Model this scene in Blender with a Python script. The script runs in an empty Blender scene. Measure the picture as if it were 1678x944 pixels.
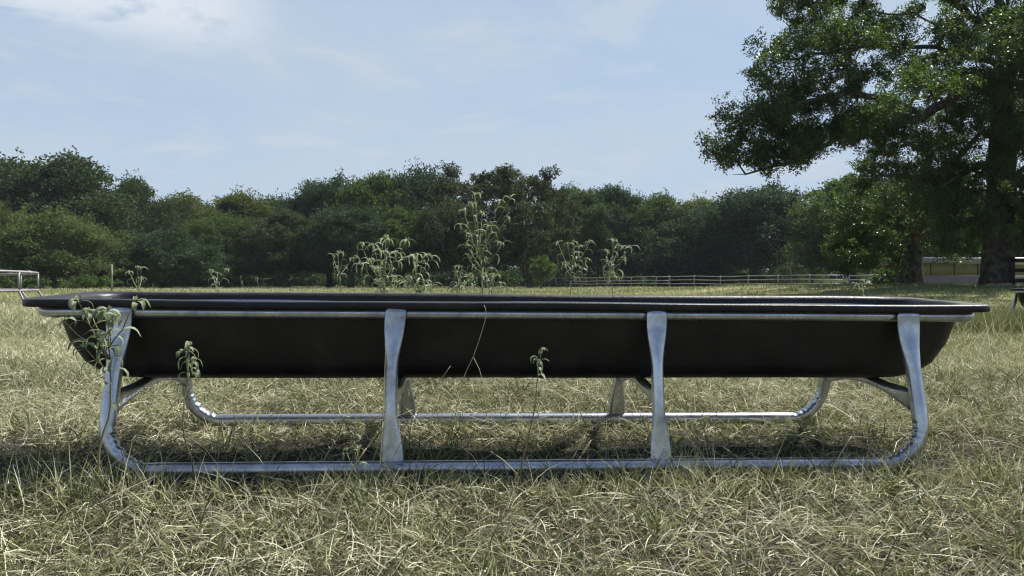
import bpy, math, random
import numpy as np
from mathutils import Vector, Euler

C = bpy.context.scene.collection
scene = bpy.context.scene

# ------------------------------------------------------------------ camera, world, sun, exposure
GZ = 0.562                                    # lens height over the ground at the trough
FPX, HY, CX = 1250.0, 465.0, 839.0            # focal length in photo pixels, horizon row, centre column
cam_d = bpy.data.cameras.new('camera')
cam_d.lens = 36.0 * FPX / 1678.0
cam_d.clip_start = 0.05
cam_d.clip_end = 6000
cam = bpy.data.objects.new('camera', cam_d)
C.objects.link(cam)
cam.location = (0, 0, GZ)
cam.rotation_euler = (math.radians(90) - math.atan((472 - HY) / FPX), 0, 0)
scene.camera = cam

SUN_AZ = math.radians(52)                     # clockwise from +Y (away from the camera) towards +X
SUN_EL = math.radians(54)
world = bpy.data.worlds.new('World')
scene.world = world
world.use_nodes = True
nt = world.node_tree
nt.nodes.clear()
def wn(t, **kw):
    n = nt.nodes.new(t)
    for k, v in kw.items(): setattr(n, k, v)
    return n
def wmath(op, a, b=None, clamp=False):
    n = wn('ShaderNodeMath', operation=op, use_clamp=clamp)
    for i, v in enumerate((a, b)):
        if v is None: continue
        if isinstance(v, (int, float)): n.inputs[i].default_value = v
        else: nt.links.new(v, n.inputs[i])
    return n.outputs[0]
sky = wn('ShaderNodeTexSky', sky_type='NISHITA', sun_disc=False)
sky.sun_elevation = SUN_EL
sky.sun_rotation = SUN_AZ
sky.air_density = 1.0
sky.dust_density = 1.2
sky.ozone_density = 1.5
tc = wn('ShaderNodeTexCoord')
sep = wn('ShaderNodeSeparateXYZ'); nt.links.new(tc.outputs['Generated'], sep.inputs[0])
zc = wmath('MAXIMUM', sep.outputs[2], 0.0)
zd = wmath('ADD', zc, 0.10)
comb = wn('ShaderNodeCombineXYZ')
nt.links.new(wmath('DIVIDE', sep.outputs[0], zd), comb.inputs[0])
nt.links.new(wmath('DIVIDE', sep.outputs[1], zd), comb.inputs[1])
def cloud(loc, scale, detail, rough, lo, hi, dist=0.4):
    mp = wn('ShaderNodeMapping'); mp.inputs['Location'].default_value = loc
    nt.links.new(comb.outputs[0], mp.inputs[0])
    nz = wn('ShaderNodeTexNoise'); nz.inputs['Scale'].default_value = scale
    nz.inputs['Detail'].default_value = detail; nz.inputs['Roughness'].default_value = rough
    nz.inputs['Distortion'].default_value = dist
    nt.links.new(mp.outputs[0], nz.inputs['Vector'])
    mr = wn('ShaderNodeMapRange', interpolation_type='SMOOTHSTEP')
    mr.inputs['From Min'].default_value = lo; mr.inputs['From Max'].default_value = hi
    nt.links.new(nz.outputs[0], mr.inputs['Value'])
    return mr.outputs[0]
def wrange(v, a, b, c, d):
    mr = wn('ShaderNodeMapRange', interpolation_type='SMOOTHSTEP')
    for k, x in (('From Min', a), ('From Max', b), ('To Min', c), ('To Max', d)): mr.inputs[k].default_value = x
    nt.links.new(v, mr.inputs['Value'])
    return mr.outputs[0]
def wmix(fac, a, b):
    m = wn('ShaderNodeMix', data_type='RGBA')
    nt.links.new(fac, m.inputs['Factor'])
    for nm, v in ((6, a), (7, b)):
        if isinstance(v, tuple): m.inputs[nm].default_value = v
        else: nt.links.new(v, m.inputs[nm])
    return m.outputs[2]
CL = 4.85                                       # sky radiance of bright cloud before the strength
# humid pale air: whitens towards the horizon
haze = wmath('MULTIPLY', wrange(zc, 0.0, 0.42, 0.95, 0.72), wrange(zc, 0.36, 0.75, 1.0, 0.12))
# the haze glows on the sunward side and is thin behind the camera
haze = wmath('MULTIPLY', haze, wrange(sep.outputs[1], -0.5, 0.5, 0.12, 1.0))
base = wmix(haze, sky.outputs[0], (CL * 0.755, CL * 0.965, CL * 1.245, 1))
base = wmix(wrange(zc, 0.06, 0.27, 0.75, 0.0), base, (CL * 0.86, CL * 1.03, CL * 1.24, 1))
# soft veil of high cloud
veil = wmath('MULTIPLY', cloud((3.1, 1.7, 0), 0.55, 6, 0.58, 0.38, 0.66), wrange(zc, 0.34, 0.6, 1.0, 0.1))
veil = wmath('MULTIPLY', veil, wrange(sep.outputs[1], -0.5, 0.5, 0.2, 1.0))
base = wmix(wmath('MULTIPLY', veil, 0.60), base, (CL * 0.90, CL * 1.05, CL * 1.22, 1))
# broken fair-weather cloud, a bank up to the left (mask by azimuth and height)
puffs = cloud((0.9, 0.35, 0), 2.6, 9, 0.58, 0.40, 0.56, 0.25)
az = wn('ShaderNodeMath', operation='ARCTAN2')
nt.links.new(sep.outputs[0], az.inputs[0]); nt.links.new(sep.outputs[1], az.inputs[1])
leftm = wrange(az.outputs[0], -0.40, -0.26, 1.0, 0.0)
highm = wmath('MULTIPLY', wrange(zc, 0.255, 0.31, 0.0, 1.0), wrange(zc, 0.345, 0.40, 1.0, 0.25))
bank = wmath('MULTIPLY', wmath('MULTIPLY', puffs, leftm), highm)
base = wmix(wmath('MULTIPLY', bank, 0.85), base, (CL * 1.26, CL * 1.34, CL * 1.45, 1))
wisps = wmath('MULTIPLY', cloud((5.3, 2.2, 0), 1.7, 8, 0.62, 0.50, 0.68, 0.5), wrange(zc, 0.34, 0.6, 1.0, 0.1))
base = wmix(wmath('MULTIPLY', wisps, 0.42), base, (CL * 1.06, CL * 1.14, CL * 1.22, 1))
bg = wn('ShaderNodeBackground'); bg.inputs['Strength'].default_value = 0.070
out = wn('ShaderNodeOutputWorld')
nt.links.new(base, bg.inputs[0]); nt.links.new(bg.outputs[0], out.inputs[0])

sun_d = bpy.data.lights.new('sun', 'SUN')
sun_d.energy = 5.0
sun_d.angle = math.radians(0.6)
sun_d.color = (1.0, 0.965, 0.905)
sun = bpy.data.objects.new('sun', sun_d)
C.objects.link(sun)
sdir = Vector((math.sin(SUN_AZ) * math.cos(SUN_EL), math.cos(SUN_AZ) * math.cos(SUN_EL), math.sin(SUN_EL)))
sun.rotation_euler = (-sdir).to_track_quat('-Z', 'Y').to_euler()
sun.location = sdir * 50

scene.view_settings.view_transform = 'Standard'
scene.view_settings.look = 'None'
scene.view_settings.gamma = 1.0
scene.view_settings.exposure = 0.86
scene.view_settings.use_curve_mapping = False
scene.render.engine = 'CYCLES'
cy = scene.cycles
cy.max_bounces = 5; cy.diffuse_bounces = 2; cy.glossy_bounces = 3; cy.transmission_bounces = 3
cy.transparent_max_bounces = 4
cy.caustics_reflective = False; cy.caustics_refractive = False
cy.use_denoising = True
cy.denoising_prefilter = 'ACCURATE'
cy.denoising_input_passes = 'RGB_ALBEDO_NORMAL'
cy.filter_width = 1.2

# ------------------------------------------------------------------ helpers
def new_mat(name):
    m = bpy.data.materials.new(name); m.use_nodes = True
    m.node_tree.nodes.clear()
    return m
class NT:
    def __init__(s, m): s.t = m.node_tree
    def n(s, t, **kw):
        n = s.t.nodes.new(t)
        for k, v in kw.items():
            if k.startswith('i_'):
                n.inputs[k[2:].replace('_', ' ')].default_value = v
            else: setattr(n, k, v)
        return n
    def l(s, a, b): s.t.links.new(a, b)
    def ramp(s, fac, stops):
        r = s.n('ShaderNodeValToRGB')
        e = r.color_ramp.elements
        while len(e) < len(stops): e.new(0.5)
        for i, (p, c) in enumerate(stops):
            e[i].position = p; e[i].color = (c[0], c[1], c[2], 1)
        if fac is not None: s.l(fac, r.inputs[0])
        return r.outputs[0]
    def noise(s, scale, detail=4, rough=0.55, vec=None, space='Object', dist=0):
        z = s.n('ShaderNodeTexNoise'); z.inputs['Scale'].default_value = scale
        z.inputs['Detail'].default_value = detail; z.inputs['Roughness'].default_value = rough
        z.inputs['Distortion'].default_value = dist
        if vec is None:
            t = s.n('ShaderNodeTexCoord'); vec = t.outputs[space]
        s.l(vec, z.inputs['Vector'])
        return z.outputs[0]

def leaf_mat(name, stops, trans=0.4, rough=0.55, spec=0.3, tint=(1.15, 1.25, 0.6)):
    """thin leaf: reflects, and lets part of the light through; colour per leaf from the point attribute 'var'"""
    m = new_mat(name); q = NT(m)
    a = q.n('ShaderNodeAttribute', attribute_name='var')
    col = q.ramp(a.outputs['Fac'], stops)
    p = q.n('ShaderNodeBsdfPrincipled', i_Roughness=rough)
    p.inputs['Specular IOR Level'].default_value = spec
    q.l(col, p.inputs['Base Color'])
    tr = q.n('ShaderNodeBsdfTranslucent')
    mul = q.n('ShaderNodeMix', data_type='RGBA', blend_type='MULTIPLY')
    mul.inputs['Factor'].default_value = 1
    q.l(col, mul.inputs[6]); mul.inputs[7].default_value = (tint[0], tint[1], tint[2], 1)
    q.l(mul.outputs[2], tr.inputs[0])
    mx = q.n('ShaderNodeMixShader'); mx.inputs[0].default_value = trans
    q.l(p.outputs[0], mx.inputs[1]); q.l(tr.outputs[0], mx.inputs[2])
    o = q.n('ShaderNodeOutputMaterial'); q.l(mx.outputs[0], o.inputs[0])
    return m
def solid_mat(name, stops, rough=0.6, metal=0.0, scale=6.0, detail=5, bump=0.0, bscale=30, spec=0.4, rough_var=0.0):
    m = new_mat(name); q = NT(m)
    nz = q.noise(scale, detail)
    p = q.n('ShaderNodeBsdfPrincipled', i_Roughness=rough, i_Metallic=metal)
    p.inputs['Specular IOR Level'].default_value = spec
    q.l(q.ramp(nz, stops), p.inputs['Base Color'])
    if rough_var:
        n2 = q.noise(scale * 2.3, 4)
        mr = q.n('ShaderNodeMapRange'); mr.inputs['To Min'].default_value = rough - rough_var; mr.inputs['To Max'].default_value = rough + rough_var
        mr.inputs['From Min'].default_value = .3; mr.inputs['From Max'].default_value = .7
        q.l(n2, mr.inputs['Value']); q.l(mr.outputs[0], p.inputs['Roughness'])
    if bump:
        b = q.n('ShaderNodeBump', i_Strength=bump, i_Distance=0.02)
        q.l(q.noise(bscale, 6), b.inputs['Height']); q.l(b.outputs[0], p.inputs['Normal'])
    o = q.n('ShaderNodeOutputMaterial'); q.l(p.outputs[0], o.inputs[0])
    return m

def mesh_from(name, V, F, mat, parent=None, var=None, smooth=False):
    """V (n,3) array; F a (m,k) array or a list of such arrays / of index lists"""
    me = bpy.data.meshes.new(name)
    V = np.asarray(V, dtype=np.float32)
    Fs = F if isinstance(F, list) else [F]
    Fs = [np.asarray(f, dtype=np.int32) for f in Fs]
    Fs = [f.reshape(1, -1) if f.ndim == 1 else f for f in Fs if f.size]
    me.vertices.add(len(V)); me.vertices.foreach_set('co', V.ravel())
    tot = [np.full(len(f), f.shape[1], np.int32) for f in Fs]
    tot = np.concatenate(tot); st = np.concatenate([[0], np.cumsum(tot)[:-1]]).astype(np.int32)
    idx = np.concatenate([f.ravel() for f in Fs])
    me.loops.add(len(idx)); me.loops.foreach_set('vertex_index', idx)
    me.polygons.add(len(tot)); me.polygons.foreach_set('loop_start', st); me.polygons.foreach_set('loop_total', tot)
    if smooth: me.polygons.foreach_set('use_smooth', np.ones(len(tot), bool))
    if var is not None:
        a = me.attributes.new('var', 'FLOAT', 'POINT')
        a.data.foreach_set('value', np.asarray(var, np.float32))
    me.update(calc_edges=True); me.validate()
    me.materials.append(mat)
    o = bpy.data.objects.new(name, me)
    C.objects.link(o)
    if parent: o.parent = parent
    return o
class MB:
    """collects tubes, boxes and lofts into one mesh"""
    def __init__(s): s.V = []; s.F = []; s.n = 0
    def add(s, V, F):
        V = np.asarray(V, float)
        for f in (F if isinstance(F, list) else [F]):
            s.F.append(np.asarray(f, np.int32) + s.n)
        s.V.append(V); s.n += len(V)
    def tube(s, pts, r, seg=8, cap=True, up=None, twist=None):
        pts = np.asarray(pts, float); n = len(pts)
        r = np.asarray(r, float)
        if r.ndim == 0: r = np.full(n, float(r))
        if r.ndim == 1: r = np.stack([r, r], 1)
        T = np.gradient(pts, axis=0); T /= np.linalg.norm(T, axis=1)[:, None] + 1e-12
        u = np.array(up if up is not None else ((0, 0, 1) if abs(T[0][2]) < .9 else (1, 0, 0)), float)
        A = np.zeros((n, 3)); 
        for i in range(n):
            if up is not None: u = np.array(up, float)
            a = u - T[i] * (u @ T[i]); a /= np.linalg.norm(a) + 1e-12
            A[i] = a; u = a
        B = np.cross(T, A)
        th = np.linspace(0, 2 * np.pi, seg, endpoint=False)
        V = pts[:, None] + (A[:, None] * np.cos(th)[None, :, None] * r[:, 0, None, None] + B[:, None] * np.sin(th)[None, :, None] * r[:, 1, None, None])
        i = np.arange(n - 1)[:, None] * seg; j = np.arange(seg)[None]; k = (j + 1) % seg
        F = np.stack([i + j, i + k, i + seg + k, i + seg + j], -1).reshape(-1, 4)
        Fs = [F]
        if cap:
            Fs += [np.arange(seg)[::-1][None], (np.arange(seg) + (n - 1) * seg)[None]]
        s.add(V.reshape(-1, 3), Fs)
        return s
    def box(s, c, d, rz=0, R=None):
        x, y, z = [v / 2 for v in d]
        V = np.array([[-x, -y, -z], [x, -y, -z], [x, y, -z], [-x, y, -z], [-x, -y, z], [x, -y, z], [x, y, z], [-x, y, z]])
        if rz: 
            cs, sn = math.cos(rz), math.sin(rz); V = np.stack([V[:, 0] * cs - V[:, 1] * sn, V[:, 0] * sn + V[:, 1] * cs, V[:, 2]], 1)
        if R is not None: V = V @ np.array(R).T
        s.add(V + np.array(c), np.array([[0, 3, 2, 1], [4, 5, 6, 7], [0, 1, 5, 4], [1, 2, 6, 5], [2, 3, 7, 6], [3, 0, 4, 7]]))
        return s
    def build(s, name, mat, parent=None, smooth=True, var=None):
        g = {}
        for f in s.F: g.setdefault(f.shape[1], []).append(f)
        return mesh_from(name, np.concatenate(s.V), [np.concatenate(v) for v in g.values()], mat, parent, var, smooth)
def bevel(o, w, seg=2):
    b = o.modifiers.new('bevel', 'BEVEL'); b.width = w; b.segments = seg; b.limit_method = 'ANGLE'; b.angle_limit = math.radians(40)
def tag(o, label=None, cat=None, group=None, kind=None):
    if label: o['label'] = label
    if cat: o['category'] = cat
    if group: o['group'] = group
    if kind: o['kind'] = kind
    return o
def empty(name, loc, label, cat, group=None, rz=0):
    o = bpy.data.objects.new(name, None); C.objects.link(o)
    o.location = loc; o.rotation_euler = (0, 0, rz); o.empty_display_size = .2
    return tag(o, label, cat, group)
def copy_tree(o, parent=None):
    c = o.copy(); C.objects.link(c)
    if parent: c.parent = parent
    for ch in list(o.children): copy_tree(ch, c)
    return c
def smooth_path(P, step):
    """Catmull-Rom through P, resampled about every step metres"""
    P = np.asarray(P, float)
    Q = np.vstack([2 * P[0] - P[1], P, 2 * P[-1] - P[-2]]); out = []
    for i in range(1, len(Q) - 2):
        n = max(2, int(np.linalg.norm(Q[i + 1] - Q[i]) / step))
        t = np.linspace(0, 1, n, endpoint=False)[:, None]
        out.append(.5 * (2 * Q[i] + (Q[i + 1] - Q[i - 1]) * t + (2 * Q[i - 1] - 5 * Q[i] + 4 * Q[i + 1] - Q[i + 2]) * t**2 + (-Q[i - 1] + 3 * Q[i] - 3 * Q[i + 1] + Q[i + 2]) * t**3))
    out.append(P[-1:])
    return np.vstack(out)

def sstep(x, a, b):
    t = np.clip((np.asarray(x, float) - a) / (b - a), 0, 1); return t * t * (3 - 2 * t)
def ground_z(x, y):
    """height of the pasture: rises gently past the trough, a low swell under the oaks on the right"""
    x = np.asarray(x, float); y = np.asarray(y, float)
    z = .040 * np.clip(y - 2.62, -1.3, 1.3) - .008 * np.clip(x, -2.5, 2.5) - .012
    z = z + .03 * sstep(y, 6, 40)
    z = z + .40 * sstep(x, 6, 13) * sstep(y, 12, 24) * (1 - .8 * sstep(y, 34, 62))
    far = sstep(y, 4.2, 9)
    z = z + far * .030 * (np.sin(x * .9 + y * .37) * np.sin(y * .71 - x * .2) + .6 * np.sin(x * .31 - y * .53 + 1.3))
    z = z + .010 * np.sin(x * 5.1 + 1.7 * np.sin(y * 3.3)) * np.sin(y * 4.3 + x)
    return z
def at(px, py, Y):
    """the point Y metres in front of the lens that stands at photo pixel px, py"""
    return np.array([(px - CX) / FPX * Y, Y, GZ + (HY - py) / FPX * Y])
def on_ground(px, Y):
    x = (px - CX) / FPX * Y
    return (x, Y, float(ground_z(x, Y)))

# ------------------------------------------------------------------ materials
galv = new_mat('galvanised_steel'); q = NT(galv)
n1 = q.noise(9, 6, .6); n2 = q.noise(55, 3, .5)
mx = q.n('ShaderNodeMath', operation='ADD'); q.l(n1, mx.inputs[0]); 
m2 = q.n('ShaderNodeMath', operation='MULTIPLY'); q.l(n2, m2.inputs[0]); m2.inputs[1].default_value = .35; q.l(m2.outputs[0], mx.inputs[1])
p = q.n('ShaderNodeBsdfPrincipled', i_Metallic=.92)
q.l(q.ramp(mx.outputs[0], [(.45, (.28, .30, .345)), (.62, (.43, .455, .505)), (.85, (.58, .605, .65))]), p.inputs['Base Color'])
mr = q.n('ShaderNodeMapRange'); mr.inputs['From Min'].default_value = .45; mr.inputs['From Max'].default_value = .9; mr.inputs['To Min'].default_value = .40; mr.inputs['To Max'].default_value = .22
q.l(mx.outputs[0], mr.inputs['Value']); q.l(mr.outputs[0], p.inputs['Roughness'])
bm_ = q.n('ShaderNodeBump', i_Strength=.25, i_Distance=.003); q.l(mx.outputs[0], bm_.inputs['Height']); q.l(bm_.outputs[0], p.inputs['Normal'])
o_ = q.n('ShaderNodeOutputMaterial'); q.l(p.outputs[0], o_.inputs[0])
poly = solid_mat('black_polyethylene', [(.30, (.005, .005, .006)), (.50, (.010, .0095, .011)), (.66, (.019, .018, .018)), (.78, (.055, .048, .040))], rough=.46, scale=7, bump=.12, bscale=90, spec=.4, rough_var=.08)
pipe_m = solid_mat('weathered_pipe', [(.3, (.16, .155, .16)), (.7, (.30, .29, .30))], rough=.55, metal=.1, scale=2)
bark = solid_mat('oak_bark', [(.35, (.035, .032, .028)), (.62, (.12, .108, .095))], rough=.95, scale=5, detail=9, bump=1.0, bscale=9, spec=.1)
bark_pale = solid_mat('grey_bark', [(.35, (.06, .052, .045)), (.65, (.16, .145, .13))], rough=.95, scale=4, detail=8, bump=.8, bscale=8, spec=.1)
deadwood = solid_mat('bleached_dead_wood', [(.3, (.16, .14, .12)), (.7, (.36, .32, .28))], rough=.9, scale=8, spec=.1)
dark_wood = solid_mat('dark_old_timber', [(.3, (.015, .012, .010)), (.7, (.05, .042, .035))], rough=.9, scale=7, spec=.15)
oak_leaf = leaf_mat('oak_leaf', [(0, (.030, .052, .020)), (.45, (.052, .086, .028)), (.8, (.080, .120, .038)), (1, (.12, .15, .055))], trans=.50, rough=.42, spec=.45)
dark_leaf = leaf_mat('live_oak_leaf', [(0, (.024, .041, .021)), (.5, (.044, .067, .030)), (1, (.080, .108, .046))], trans=.34, rough=.65, spec=.12)
mid_leaf = leaf_mat('elm_leaf', [(0, (.036, .058, .024)), (.5, (.062, .094, .034)), (1, (.10, .135, .048))], trans=.42, rough=.65, spec=.12)
brown_leaf = leaf_mat('cedar_elm_leaf', [(0, (.032, .042, .022)), (.5, (.052, .066, .034)), (1, (.085, .102, .052))], trans=.32, rough=.65, spec=.12)
grey_leaf = leaf_mat('mesquite_leaf', [(0, (.055, .078, .034)), (.5, (.085, .112, .048)), (1, (.13, .155, .070))], trans=.42, rough=.65, spec=.12)
bush_leaf = leaf_mat('bush_leaf', [(0, (.035, .065, .014)), (.5, (.060, .105, .022)), (1, (.10, .15, .035))], trans=.42, rough=.5)
weed_leaf = leaf_mat('weed_leaf', [(0, (.12, .145, .09)), (.5, (.22, .25, .155)), (1, (.36, .39, .26))], trans=.34, rough=.6, tint=(1.0, 1.1, .85))
weed_stem = leaf_mat('weed_stem', [(0, (.10, .045, .030)), (.35, (.17, .13, .075)), (1, (.27, .29, .16))], trans=.08, rough=.7)
grass_m = leaf_mat('grass_blade', [(0, (.055, .040, .030)), (.05, (.085, .064, .044)), (.08, (.075, .100, .034)), (.22, (.145, .170, .064)), (.42, (.27, .28, .15)), (.62, (.45, .435, .285)), (.85, (.64, .615, .45)), (1, (.74, .72, .57))], trans=.22, rough=.55, spec=.3, tint=(1.05, 1.0, .75))

# ------------------------------------------------------------------ ground
def axis(lo, hi, dense, n):
    """samples closely spaced near zero, far apart towards the ends"""
    t = np.linspace(-1, 1, n); k = 7.0
    s = np.sinh(t * k) / math.sinh(k)
    return np.where(s < 0, -s * lo, s * hi) 
gx = axis(-2500, 2500, 0, 221); gy = axis(-600, 4500, 0, 261) + 3.0
GX, GY = np.meshgrid(gx, gy)
V = np.stack([GX.ravel(), GY.ravel(), ground_z(GX, GY).ravel()], 1)
nx, ny = len(gx), len(gy)
I = (np.arange(ny - 1)[:, None] * nx + np.arange(nx - 1)[None]).ravel()
gm = new_mat('pasture_soil'); q = NT(gm)
geo = q.n('ShaderNodeNewGeometry')
a = q.noise(.35, 6, .6, geo.outputs['Position']); b = q.noise(9, 6, .7, geo.outputs['Position']); c = q.noise(60, 4, .7, geo.outputs['Position'])
near = q.ramp(b, [(.30, (.022, .018, .013)), (.55, (.060, .052, .034)), (.75, (.14, .125, .08))])
field = q.ramp(a, [(.30, (.095, .125, .035)), (.5, (.175, .18, .070)), (.7, (.27, .25, .125))])
sp = q.n('ShaderNodeSeparateXYZ'); q.l(geo.outputs['Position'], sp.inputs[0])
fr = q.n('ShaderNodeMapRange'); fr.inputs['From Min'].default_value = 3.5; fr.inputs['From Max'].default_value = 6
q.l(sp.outputs[1], fr.inputs['Value'])
mm = q.n('ShaderNodeMix', data_type='RGBA'); q.l(fr.outputs[0], mm.inputs['Factor']); q.l(near, mm.inputs[6]); q.l(field, mm.inputs[7])
p = q.n('ShaderNodeBsdfPrincipled', i_Roughness=.95); p.inputs['Specular IOR Level'].default_value = .1
q.l(mm.outputs[2], p.inputs['Base Color'])
bb = q.n('ShaderNodeBump', i_Strength=.8, i_Distance=.02); q.l(c, bb.inputs['Height']); q.l(bb.outputs[0], p.inputs['Normal'])
o_ = q.n('ShaderNodeOutputMaterial'); q.l(p.outputs[0], o_.inputs[0])
tag(mesh_from('ground', V, np.stack([I, I + 1, I + nx + 1, I + nx], 1), gm, smooth=True), 'dry grazed pasture ground', kind='structure')
# worn dirt track past the gate
tx = np.linspace(26, 46, 41)
def track_y(x): return 70 + .9 * (x - 26) * .2
V = []
for x in tx:
    for d in (-1.5, -.5, .5, 1.5):
        y = track_y(x) + d; V.append((x, y, float(ground_z(x, y)) + .05))
F = [[4 * i + j, 4 * i + 4 + j, 4 * i + 5 + j, 4 * i + 1 + j] for i in range(len(tx) - 1) for j in range(3)]
dirt = solid_mat('pale_dirt', [(.3, (.22, .17, .12)), (.7, (.36, .29, .22))], rough=.95, scale=1.5)
tag(mesh_from('dirt_track', V, np.array(F), dirt), 'pale dirt track beyond the pipe fence gate', kind='structure')

# ------------------------------------------------------------------ trees
class Tree:
    def __init__(s, rng): s.P = np.zeros((0, 3)); s.par = np.zeros(0, int); s.rng = rng; s.w = None; s.tips = []
    def limb(s, pts, step=.45, jit=.05, join=True):
        pts = smooth_path(pts, step)
        pts[1:-1] += s.rng.normal(0, jit, pts[1:-1].shape)
        par = -1
        if len(s.P) and join:
            par = int(np.argmin(((s.P - pts[0])**2).sum(1)))
        n0 = len(s.P)
        s.P = np.vstack([s.P, pts]); s.par = np.concatenate([s.par, [par] + list(range(n0, n0 + len(pts) - 1))])
        s.tips.append(len(s.P) - 1)
    def grow(s, centers, step=.5, jit=.10, sag=.12, skip=0):
        centers = np.asarray(centers, float)
        d = np.array([np.sqrt(((s.P[skip:] - c)**2).sum(1)).min() for c in centers])
        for i in np.argsort(d):
            c = centers[i]
            base = s.P[skip:]
            dd = np.sqrt(((base - c)**2).sum(1)) + .55 * np.maximum(0, base[:, 2] - c[2])
            k = int(np.argmin(dd)) + skip
            a = s.P[k]; L = np.linalg.norm(c - a)
            m = max(1, int(L / step))
            t = (np.arange(1, m + 1) / m)[:, None]
            pts = a + (c - a) * t
            side = s.rng.normal(0, 1, 3); side /= np.linalg.norm(side)
            pts += side * (np.sin(np.pi * t) * L * .10)
            pts[:, 2] -= (np.sin(np.pi * t) * L * sag)[:, 0] * s.rng.uniform(-.6, 1)
            pts[:-1] += s.rng.normal(0, jit * .6, pts[:-1].shape)
            n0 = len(s.P)
            s.P = np.vstack([s.P, pts]); s.par = np.concatenate([s.par, [k] + list(range(n0, n0 + m - 1))])
            s.tips.append(len(s.P) - 1)
    def wood(s, mb, R, rmin=.014, power=.5, seg_big=10, flare=1.5, drop_below=0.0):
        n = len(s.P); w = np.zeros(n)
        for t in s.tips: w[t] += 1
        for i in range(n - 1, 0, -1):
            if s.par[i] >= 0: w[s.par[i]] += w[i]
        r = np.maximum(rmin, R * (w / w[0])**power)
        for i in range(1, n):
            if s.par[i] >= 0: r[i] = min(r[i], r[s.par[i]])
        base_h = s.P[:, 2] - s.P[0, 2]
        r = r * np.where(w > .6 * w[0], 1 + (flare - 1) * np.exp(-np.maximum(base_h, 0) / .45), 1)
        kids = [[] for _ in range(n)]
        for i in range(n):
            if s.par[i] >= 0: kids[s.par[i]].append(i)
        start = [(0, -1)]
        while start:
            i, p = start.pop()
            pts, rr = [], []
            if p >= 0: pts.append(s.P[p]); rr.append(min(r[p], r[i] * 1.25))
            while True:
                pts.append(s.P[i]); rr.append(r[i])
                ks = sorted(kids[i], key=lambda k: -w[k])
                for k in ks[1:]: start.append((k, i))
                if not ks: break
                i = ks[0]
            if len(pts) < 2 or max(rr) < drop_below: continue
            rr = np.array(rr); rr[-1] *= .5
            sg = seg_big if max(rr) > R * .4 else (6 if max(rr) > .04 else 4)
            if sg == seg_big: rr = rr * (1 + s.rng.uniform(-.05, .05, len(rr)))
            mb.tube(pts, rr, seg=sg, cap=True)
        return mb

def leaf_quads(P, D, L, W, rng, varv, fold=.25):
    """diamond leaves at P pointing along D; returns verts, faces, var"""
    n = len(P)
    D = D / (np.linalg.norm(D, axis=1)[:, None] + 1e-9)
    S = np.cross(D, rng.normal(0, 1, (n, 3))); S /= np.linalg.norm(S, axis=1)[:, None] + 1e-9
    N = np.cross(D, S)
    l = (L * rng.uniform(.7, 1.3, n))[:, None]; w = (W * rng.uniform(.7, 1.3, n))[:, None]
    m = P + D * l * .45
    V = np.stack([P, m + S * w * .5 + N * w * fold, P + D * l, m - S * w * .5 + N * w * fold], 1).reshape(-1, 3)
    F = np.arange(n * 4).reshape(n, 4)
    return V, F, np.repeat(varv, 4)

def clump_leaves(centers, radii, nper, L, W, rng, ntwig=12, flat=.65, up=.25):
    """leaves on short twigs that spread from each clump centre"""
    out = []
    for c, r, n in zip(centers, radii, nper):
        k = max(3, int(ntwig * rng.uniform(.8, 1.2)))
        td = rng.normal(0, 1, (k, 3)); td /= np.linalg.norm(td, axis=1)[:, None]
        td[:, 2] = td[:, 2] * flat + up * .4
        tl = r * rng.uniform(.45, 1.15, k)
        ti = rng.integers(0, k, n)
        f = rng.uniform(.15, 1, n)**.6
        P = c + td[ti] * (tl[ti] * f)[:, None] + rng.normal(0, r * .10, (n, 3))
        D = td[ti] * .7 + rng.normal(0, .8, (n, 3)); D[:, 2] += up * .5
        tone = rng.normal(0, .14)
        v = np.clip(rng.normal(.45, .22, n) + tone + .10 * (f - .6), 0, 1)
        out.append((P, D, v))
    P = np.concatenate([o[0] for o in out]); D = np.concatenate([o[1] for o in out]); v = np.concatenate([o[2] for o in out])
    return leaf_quads(P, D, L, W, rng, v)

def dome_leaves(centers, radii, nper, L, W, rng, flat=.72):
    """far crowns: leaves over the upper shell of billowing heads, thinner inside"""
    out = []
    for c, r, n in zip(centers, radii, nper):
        u = rng.normal(0, 1, (n, 3)); u /= np.linalg.norm(u, axis=1)[:, None]
        fl_ = rng.uniform(0, 1, n) < .72
        u[:, 2] = np.where(fl_, np.abs(u[:, 2]), u[:, 2])
        ph = rng.uniform(0, 6.28, 3)
        lump = 1 + .20 * np.sin(4 * u[:, 0] + ph[0]) * np.sin(4.5 * u[:, 1] + ph[1]) + .16 * np.sin(9 * u[:, 0] + ph[2]) * np.sin(8 * u[:, 2] + ph[0])
        d = np.where(rng.uniform(0, 1, n) < .78, rng.uniform(.82, 1.06, n), rng.uniform(.3, .9, n)) * lump
        P = c + u * (r * d)[:, None] * np.array([1, 1, flat])
        D = u * .6 + rng.normal(0, .75, (n, 3)); D[:, 2] += .15
        v = np.clip(rng.normal(.45, .2, n) + rng.normal(0, .12), 0, 1)
        out.append((P, D, v))
    P = np.concatenate([o[0] for o in out]); D = np.concatenate([o[1] for o in out]); v = np.concatenate([o[2] for o in out])
    return leaf_quads(P, D, L, W, rng, v)

def in_poly(x, y, poly):
    r = False; j = len(poly) - 1
    for i in range(len(poly)):
        xi, yi = poly[i]; xj, yj = poly[j]
        if (yi > y) != (yj > y) and x < (xj - xi) * (y - yi) / (yj - yi) + xi: r = not r
        j = i
    return r

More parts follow.
